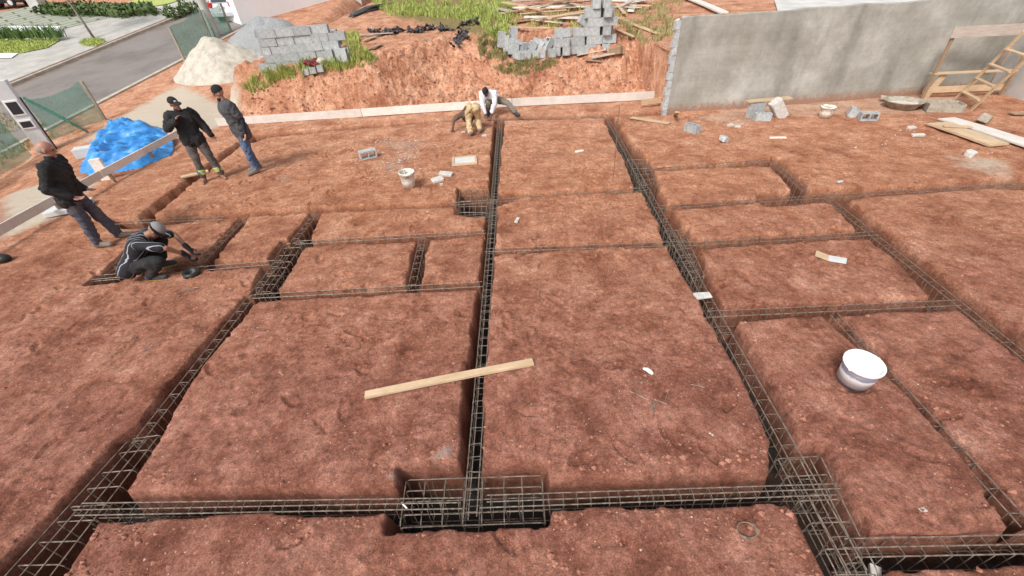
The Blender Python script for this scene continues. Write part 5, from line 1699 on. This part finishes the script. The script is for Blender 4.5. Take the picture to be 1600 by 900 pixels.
def person(label, loc, yaw, J, cfg, seed):
    root = empty('person', loc, label, 'person', None, yaw)
    V = {k: Vector(v) for k, v in J.items()}
    lat = (V['sh_l'] - V['sh_r']).normalized()
    pel, che, nek, hd = V['pelvis'], V['chest'], V['neck'], V['head']
    plat = (V['hip_l'] - V['hip_r']).normalized()
    spine = (che - pel).normalized()
    mid = pel.lerp(che, .5)
    b = MB()
    def trunk(mb, g):
        for s in (-1, 1):
            mb.cone(pel + plat * s * .07, .105 + g, mid + (lat + plat).normalized() * s * .065, .10 + g)
            mb.cone(mid + (lat + plat).normalized() * s * .065, .10 + g, che + lat * s * .08, .115 + g)
        mb.cone(che + lat * .02, .11 + g, che.lerp(nek, .55), .085 + g * .6)
        for q in ('sh_l', 'sh_r'):
            mb.cone(che.lerp(nek, .5), .075 + g * .7, V[q], .062 + g * .7)
    trunk(b, -.012)
    # neck and head
    hdir = V.get('face', Vector((1, 0, 0))).normalized()
    hup = (hd - nek).normalized()
    hup = (hup * .5 + Vector(V.get('headup', hup)) * .5).normalized()
    hx = (hdir - hup * hdir.dot(hup)).normalized(); hy = hup.cross(hx)
    HR = Matrix((hx, hy, hup)).transposed()
    def h(x, y, z): return hd + HR @ Vector((x, y, z))
    b.cone(che.lerp(nek, .6), .062, hd - hup * .06, .055)
    b.sphere(h(-.012, 0, .025), (.098, .077, .098), 16, 12, HR)
    b.sphere(h(.022, 0, -.055), (.066, .056, .062), 14, 10, HR)
    b.cone(h(.085, 0, .018), .011, h(.104, 0, -.022), .016, 8)
    b.sphere(h(.08, 0, .035), (.022, .055, .012), 10, 6, HR)
    b.sphere(h(.082, 0, -.063), (.016, .026, .010), 8, 6, HR)
    b.sphere(h(.07, 0, -.10), (.024, .028, .018), 8, 6, HR)
    for s in (-1, 1):
        b.sphere(h(-.005, s * .08, -.005), (.022, .011, .034), 8, 6, HR)
    # arms and legs
    for s, c in ((1, 'l'), (-1, 'r')):
        b.cone(V['sh_' + c], .052, V['el_' + c], .040)
        b.cone(V['el_' + c], .040, V['wr_' + c], .028)
        hand(b, V['wr_' + c], V['ha_' + c] - V['wr_' + c], s, cfg.get('curl', .4), 1.0, V.get('pn_' + c))
        b.cone(V['hip_' + c], .085, V['kn_' + c], .056)
        b.cone(V['kn_' + c], .056, V['an_' + c], .038)
        t = V['toe_' + c]
        b.cone(V['an_' + c] - Vector((0, 0, .02)), .040, t + Vector((0, 0, .0)), .028)
        b.cone(V['an_' + c] - Vector((0, 0, .03)) - (t - V['an_' + c]).normalized() * .04, .034, V['an_' + c], .038)
        if cfg.get('bare'):
            tt = (t - V['an_' + c]); tt.z = 0; tt.normalize(); tx = Vector((-tt.y, tt.x, 0))
            for i in range(5):
                b.cone(t + tx * (.03 * (i - 2) / 2), .013, t + tx * (.036 * (i - 2) / 2) + tt * (.05 - .006 * i * s) - Vector((0, 0, .012)), .009, 8)
    finish(remesh(b, .0085, 2), 'body', cfg['skin'], root)
    # top
    t = MB(); g = cfg.get('topg', .016)
    trunk(t, g)
    hem = pel - spine * cfg.get('hem', .06)
    for s in (-1, 1):
        t.cone(pel + plat * s * .085, .108 + g, hem + plat * s * .088, .105 + g)
    for s, c in ((1, 'l'), (-1, 'r')):
        f = cfg['sleeve']
        a, e, w = V['sh_' + c], V['el_' + c], V['wr_' + c]
        if f <= .5:
            q = a.lerp(e, f * 2)
            t.cone(a, .066 + g * .6, q, .058 + g * .6)
        else:
            q = e.lerp(w, (f - .5) * 2)
            t.cone(a, .064 + g, e, .050 + g); t.cone(e, .050 + g, q, .036 + g * .8)
    me = remesh(t, .014, 3); folds(me, cfg.get('fold', .03) * 1.4, 9, seed)
    finish(me, cfg.get('topname', 'jacket'), cfg['top'], root)
    if cfg.get('collar'):
        c_ = MB(); 
        q = che.lerp(nek, .75)
        c_.cone(q, .082, q.lerp(hd, .32), .072)
        finish(remesh(c_, .012, 2), 'collar', cfg['top'], root)
    if cfg.get('undersleeve'):
        for c in ('l', 'r'):
            u = MB(); a, e, w = V['sh_' + c], V['el_' + c], V['wr_' + c]
            u.cone(a.lerp(e, .6), .052, e, .046); u.cone(e, .046, w, .034)
            finish(remesh(u, .012, 2), 'sleeve', cfg['undersleeve'], root)
    # trousers
    t = MB(); g2 = .018
    for s in (-1, 1):
        t.cone(pel + plat * s * .07, .108 + g2, pel - spine * .05 + plat * s * .075, .108 + g2)
    for c in ('l', 'r'):
        end = V['kn_' + c].lerp(V['an_' + c], cfg.get('legend', .93))
        t.cone(V['hip_' + c], .094 + g2, V['kn_' + c], .064 + g2)
        t.cone(V['kn_' + c], .064 + g2, end, .050 + g2)
        t.cone(pel + plat * (.06 if c == 'l' else -.06), .10 + g2, V['hip_' + c], .094 + g2)
    me = remesh(t, .013, 3); folds(me, .045, 8, seed + 40)
    finish(me, cfg.get('legname', 'trousers'), cfg['leg'], root)
    if cfg.get('band'):
        for c in ('l', 'r'):
            for f, mm in ((.52, cfg['band'][0]), (.60, cfg['band'][1]), (.68, cfg['band'][0])):
                p = V['kn_' + c].lerp(V['an_' + c], f); q = V['kn_' + c].lerp(V['an_' + c], f + .075)
                MB().tube([p, q], .079, 18).build('reflective_band', mm, root, local=True, smooth=True)
    if cfg.get('shoe'):
        for c in ('l', 'r'):
            t = MB(); a = V['an_' + c]; to = V['toe_' + c]
            d = (to - a); d.normalize(); up_ = Vector((0, 0, 1)) - d * d.z
            t.cone(a - d * .035 - Vector((0, 0, .022)), .050, a + Vector((0, 0, .0)), .052)
            t.cone(a - d * .03 - Vector((0, 0, .028)), .046, to, .044)
            t.cone(a, .048, to, .040)
            so = finish(remesh(t, .010, 3), 'shoe', cfg['shoe'], root)
            if cfg.get('sole'):
                t = MB(); t.cone(a - d * .04 - Vector((0, 0, .052)), .036, to - Vector((0, 0, .022)), .036)
                finish(remesh(t, .010, 2), 'sole', cfg['sole'], so)
    if cfg.get('glove'):
        for s, c in ((1, 'l'), (-1, 'r')):
            t = MB(); d = (V['ha_' + c] - V['wr_' + c]).normalized()
            t.cone(V['wr_' + c] - d * .04, .042, V['wr_' + c] + d * .03, .038)
            hand(t, V['wr_' + c], d, s, cfg.get('curl', .4), 1.25, V.get('pn_' + c))
            finish(remesh(t, .008, 2), 'glove', cfg['glove'], root)
    # eyes
    for s in (-1, 1):
        MB().sphere(h(.078, s * .030, .012), .010, 8, 6).build('eye', MAT['tape'], root, local=True, smooth=True)
    k = cfg.get('hat')
    if k in ('hair', 'beanie', 'cap', 'bucket'):
        t = MB()
        t.sphere(h(-.018, 0, .036), (.108, .087, .102), 18, 12, HR)
        if k == 'beanie': t.sphere(h(-.02, 0, .06), (.104, .085, .10), 16, 10, HR)
        if k == 'hair': t.sphere(h(-.045, 0, -.015), (.074, .08, .085), 14, 10, HR)
        t.v = [v for v in t.v]
        me = remesh(t, .010, 2)
        # trim to above the brow / nape line
        inv = HR.transposed()
        n = len(me.vertices); co = np.zeros(n * 3); me.vertices.foreach_get('co', co); co = co.reshape(-1, 3)
        lc = (co - np.array(hd)) @ np.array(HR)
        lim = .036 + .0 * lc[:, 0] if k != 'hair' else np.where(lc[:, 0] > .03, .055, -.05)
        if k == 'beanie': lim = np.full(n, .030)
        d_ = np.maximum(0, lim - lc[:, 2])
        shrink = np.where(d_ > 0, .86, 1.0)
        lc[:, 2] = np.maximum(lc[:, 2], lim); lc[:, :2] *= shrink[:, None]
        co = lc @ np.array(HR).T + np.array(hd)
        me.vertices.foreach_set('co', co.ravel()); me.update()
        ho = finish(me, {'hair': 'hair', 'beanie': 'beanie', 'cap': 'cap', 'bucket': 'cap'}[k], cfg['hatm'], root)
        if k == 'cap':
            t = MB(); t.sphere(h(.125, 0, .042), (.075, .070, .008), 16, 6, HR @ Rxyz(0, 8, 0))
            t.build('cap_brim', cfg['hatm'], ho, local=True, smooth=True)
            MB().sphere(h(.086, 0, .075), (.012, .028, .020), 10, 6, HR).build('cap_badge', MAT['meter'], ho, local=True, smooth=True)
        if k == 'bucket':
            t = MB(); t.lathe([(.085, .036), (.125, .022), (.122, .028), (.085, .046)], 20)
            t.v = [tuple(hd + HR @ Vector(v)) for v in t.v]
            t.build('cap_brim', cfg.get('brimm', cfg['hatm']), ho, local=True, smooth=True)
    if cfg.get('greyhair'):
        t = MB()
        t.sphere(h(-.035, 0, .0), (.085, .083, .065), 16, 10, HR)
        finish(remesh(t, .010, 2), 'hair', cfg['greyhair'], root)
    if cfg.get('beard'):
        t = MB(); t.sphere(h(.040, 0, -.085), (.056, .058, .048), 14, 8, HR)
        t.sphere(h(.06, 0, -.11), (.035, .035, .035), 10, 8, HR)
        finish(remesh(t, .009, 2), 'beard', cfg['beard'], root)
    return root

skin1 = plain('fair_skin', (.42, .21, .145), .55, 0, .08, 20)
skin2 = plain('tan_skin', (.30, .145, .09), .55, 0, .08, 20)
skin3 = plain('dark_skin', (.11, .055, .035), .55, 0, .1, 20)
cl_black = cloth('black_cloth', (.014, .014, .016), (.06, .05, .045), .5)
cl_char = cloth('charcoal_shirt', (.062, .064, .072), (.14, .12, .11), .5)
cl_navy = plain('dark_sleeve', (.018, .020, .032), .85, 0, .2)
cl_jean = cloth('blue_jeans', (.075, .115, .205), (.22, .24, .28), .7)
cl_grey = cloth('grey_trousers', (.085, .084, .082), (.24, .125, .085), .5)
cl_slate = cloth('slate_jeans', (.065, .068, .092), (.24, .125, .085), .45)
cl_tan = cloth('tan_trousers', (.52, .40, .23), (.40, .25, .15), .6)
cl_white = cloth('white_shirt', (.70, .71, .74), (.46, .36, .30), .5)
cl_olive = cloth('dusty_trousers', (.17, .155, .125), (.30, .19, .13), .6)
cl_brown = cloth('brown_shirt', (.13, .085, .06), (.25, .14, .09), .5)
sh_grey = plain('dusty_shoe', (.20, .17, .14), .8, 0, .25)
sh_dark = plain('dark_shoe', (.05, .05, .05), .75, 0, .3)
neon = plain('neon_band', (.52, .62, .10), .6, 0, .08)
silverb = plain('silver_band', (.42, .43, .42), .4, .2, .08)
capgrey = plain('grey_cap', (.27, .26, .26), .85, 0, .12)
greyhair = plain('grey_hair', (.30, .26, .23), .9, 0, .2)
yellow = plain('yellow_sole', (.55, .45, .10), .6, 0, .15)

def stripes():
    m, nt, b = mat('striped_jersey')
    co = coords(nt)
    sx = nt.nodes.new('ShaderNodeSeparateXYZ'); nt.links.new(co, sx.inputs[0])
    ml = N(nt, 'ShaderNodeMath', operation='MULTIPLY'); nt.links.new(sx.outputs['Y'], ml.inputs[0]); ml.inputs[1].default_value = 1 / .060
    fr = N(nt, 'ShaderNodeMath', operation='FRACT'); nt.links.new(ml.outputs[0], fr.inputs[0])
    lt = N(nt, 'ShaderNodeMath', operation='LESS_THAN'); nt.links.new(fr.outputs[0], lt.inputs[0]); lt.inputs[1].default_value = .12
    nt.links.new(mix(nt, lt.outputs[0], (.012, .013, .02), (.42, .42, .44)), b.inputs['Base Color'])
    b.inputs['Roughness'].default_value = .8
    return m
striped = stripes()

def stand(lead_l=.0, lead_r=.0, h=1.0, sway=0.0):
    return dict(pelvis=(0, 0, .96), chest=(-.02 + sway, 0, 1.32), neck=(-.01 + sway, 0, 1.50), head=(.03 + sway, 0, 1.635),
                sh_l=(-.02 + sway, .185, 1.43), sh_r=(-.02 + sway, -.185, 1.43), hip_l=(0, .095, .92), hip_r=(0, -.095, .92),
                kn_l=(.03 + lead_l * .5, .10, .50), kn_r=(.03 + lead_r * .5, -.10, .50), an_l=(lead_l, .115, .085), an_r=(lead_r, -.115, .085),
                toe_l=(lead_l + .17, .14, .042), toe_r=(lead_r + .17, -.14, .042),
                el_l=(-.03 + sway, .26, 1.14), wr_l=(.06, .27, .90), ha_l=(.09, .26, .80), el_r=(-.03 + sway, -.26, 1.14), wr_r=(.06, -.27, .90), ha_r=(.09, -.26, .80))

# bald man on the left
J = stand(.20, -.04, sway=.10); J['face'] = (1, .1, -.12)
J.update(el_r=(-.06, -.25, 1.14), wr_r=(.13, -.22, .95), ha_r=(.22, -.20, .90), el_l=(-.04, .25, 1.14), wr_l=(.12, .22, .93), ha_l=(.20, .2, .88))
person('bald older man in a black jacket and dark jeans standing at the left, looking right', Vector(G(170, 381)) + Vector((-.05, 0, 0)), math.radians(20), J,
       dict(skin=skin1, top=cl_black, topg=.034, sleeve=.97, leg=cl_slate, shoe=sh_grey, greyhair=greyhair, collar=True, hem=.10, fold=.03), 1)
# man with cap, hand at his chin
J = stand(.02, .0); J['face'] = (.75, .55, -.30)
J.update(el_r=(.16, -.30, 1.22), wr_r=(.20, -.10, 1.36), ha_r=(.15, -.02, 1.44), el_l=(-.03, .29, 1.16), wr_l=(.03, .36, .93), ha_l=(.05, .38, .84),
         kn_l=(.05, .15, .50), an_l=(.03, .20, .085), toe_l=(.18, .26, .036), kn_r=(.04, -.12, .50), an_r=(.04, -.15, .085), toe_r=(.20, -.19, .036), pn_r=(-.3, .6, .2))
person('barefoot man in black cap and jacket with neon trouser bands, hand at chin', Vector(G(334, 281)), math.radians(-62), J,
       dict(skin=skin2, top=cl_black, topg=.034, sleeve=.97, leg=cl_grey, bare=True, hat='cap', hatm=cl_black, collar=True, hem=.08, fold=.03, band=(neon, silverb), legend=.86), 2)
# man with beanie and beard
J = stand(.06, -.06, sway=.07); J['face'] = (1, -.25, -.30)
J.update(el_l=(-.06, .25, 1.14), wr_l=(.0, .26, .88), ha_l=(.03, .25, .78), el_r=(.0, -.24, 1.14), wr_r=(.10, -.22, .90), ha_r=(.14, -.2, .82))
person('bearded man in a black beanie, grey T-shirt over dark sleeves and blue jeans', Vector(G(404, 268)), math.radians(226), J,
       dict(skin=skin1, top=cl_char, topname='t_shirt', topg=.045, sleeve=.36, leg=cl_jean, shoe=sh_grey, hat='beanie', hatm=cl_black, beard=cl_black, undersleeve=cl_navy, hem=.12), 3).scale = (1.05, 1.05, 1.05)
# crouching man
J = dict(pelvis=(-.22, 0, .27), chest=(.03, 0, .55), neck=(.16, 0, .66), head=(.30, 0, .68), face=(.55, 0, -.85), headup=(.85, 0, .5),
         sh_l=(.08, .19, .60), sh_r=(.08, -.19, .60), el_l=(.38, .26, .46), el_r=(.40, -.27, .50), wr_l=(.50, .10, .28), wr_r=(.52, -.16, .30), ha_l=(.54, .08, .18), ha_r=(.55, -.13, .20),
         hip_l=(-.20, .10, .25), hip_r=(-.20, -.10, .25), kn_l=(.20, .24, .42), kn_r=(.22, -.26, .33), an_l=(.02, .17, .085), an_r=(-.02, -.19, .085), toe_l=(.18, .19, .042), toe_r=(.15, -.22, .042))
person('crouching man in a grey cap and black and white striped jersey tying rebar', Vector(G(248, 428)), math.radians(22), J,
       dict(skin=skin2, top=striped, topname='jersey', topg=.022, sleeve=.40, fold=.007, leg=cl_black, shoe=sh_dark, sole=yellow, hat='bucket', hatm=capgrey, brimm=cl_black, glove=cl_black, hem=.10, legname='shorts'), 4)
# man in white shirt leaning over the trench
J = dict(pelvis=(-.30, .08, .42), chest=(.0, 0, .58), neck=(.11, -.02, .66), head=(.21, -.04, .70), face=(.7, -.1, -.7), headup=(.6, 0, .8),
         sh_l=(.02, .185, .63), sh_r=(.02, -.185, .62), el_l=(.12, .19, .38), el_r=(.12, -.17, .36), wr_l=(.20, .09, .13), wr_r=(.20, -.10, .12), ha_l=(.23, .06, .03), ha_r=(.23, -.08, .02),
         hip_l=(-.28, .18, .40), hip_r=(-.30, -.02, .38), kn_l=(-.10, .52, .32), kn_r=(.08, -.02, .40), an_l=(.06, .76, .09), an_r=(-.10, -.06, .09), toe_l=(.15, .88, .042), toe_r=(.07, -.06, .042))
person('dark haired man in a white shirt bending down over the far trench', Vector(G(766, 181)), math.radians(-97), J,
       dict(skin=skin3, top=cl_white, topname='shirt', topg=.026, sleeve=.95, leg=cl_olive, shoe=sh_dark, hat='hair', hatm=cl_black, hem=.06), 5)
# man in tan trousers, seen from behind
J = dict(pelvis=(.10, 0, .60), chest=(.42, .10, .42), neck=(.53, .16, .33), head=(.62, .20, .24), face=(.4, .3, -.85), headup=(.7, .4, .2),
         sh_l=(.42, .28, .41), sh_r=(.50, -.06, .41), el_l=(.34, .52, .30), el_r=(.60, .02, .22), wr_l=(.24, .58, .10), wr_r=(.62, .10, .05), ha_l=(.22, .58, .02), ha_r=(.64, .12, -.05),
         hip_l=(.08, .10, .57), hip_r=(.08, -.10, .57), kn_l=(.08, .13, .32), kn_r=(.22, -.13, .30), an_l=(-.22, .12, .09), an_r=(-.02, -.14, .09), toe_l=(-.08, .13, .042), toe_r=(.12, -.14, .042))
person('man in tan trousers bent double beside the white-shirted man, seen from behind', Vector(G(742, 208)), math.radians(96), J,
       dict(skin=skin3, top=cl_brown, topname='shirt', topg=.022, sleeve=.40, leg=cl_tan, shoe=sh_grey, hat='hair', hatm=cl_black, hem=.02), 6)

# ------------------------------------------------------------------ light
SUN_EL, SUN_AZ = 48.0, 212.0     # azimuth clockwise from +Y
w = bpy.data.worlds.new('World')
SC.world = w
w.use_nodes = True
nt = w.node_tree
sky = nt.nodes.new('ShaderNodeTexSky')
sky.sky_type = 'NISHITA'; sky.sun_disc = False
sky.sun_elevation = math.radians(SUN_EL); sky.sun_rotation = math.radians(SUN_AZ)
sky.air_density = 1.0; sky.dust_density = 4.0; sky.ozone_density = 1.0
hs = nt.nodes.new('ShaderNodeHueSaturation'); hs.inputs['Saturation'].default_value = .25
nt.links.new(sky.outputs[0], hs.inputs['Color'])
bg = nt.nodes['Background']
nt.links.new(hs.outputs[0], bg.inputs['Color'])
bg.inputs['Strength'].default_value = .125
sl = bpy.data.lights.new('sun', 'SUN'); sl.energy = 1.5; sl.angle = math.radians(11); sl.color = (1, .96, .90)
so = bpy.data.objects.new('sun', sl); COL.objects.link(so)
az = math.radians(SUN_AZ); el = math.radians(SUN_EL)
dirv = Vector((math.sin(az) * math.cos(el), math.cos(az) * math.cos(el), math.sin(el)))
so.rotation_euler = dirv.to_track_quat('Z', 'Y').to_euler()
so.location = (0, 0, 30)
vs_ = SC.view_settings
vs_.view_transform = 'Standard'; vs_.look = 'None'; vs_.gamma = 1.0; vs_.use_curve_mapping = False
vs_.exposure = 0.50
SC.render.resolution_x = 1024; SC.render.resolution_y = 576
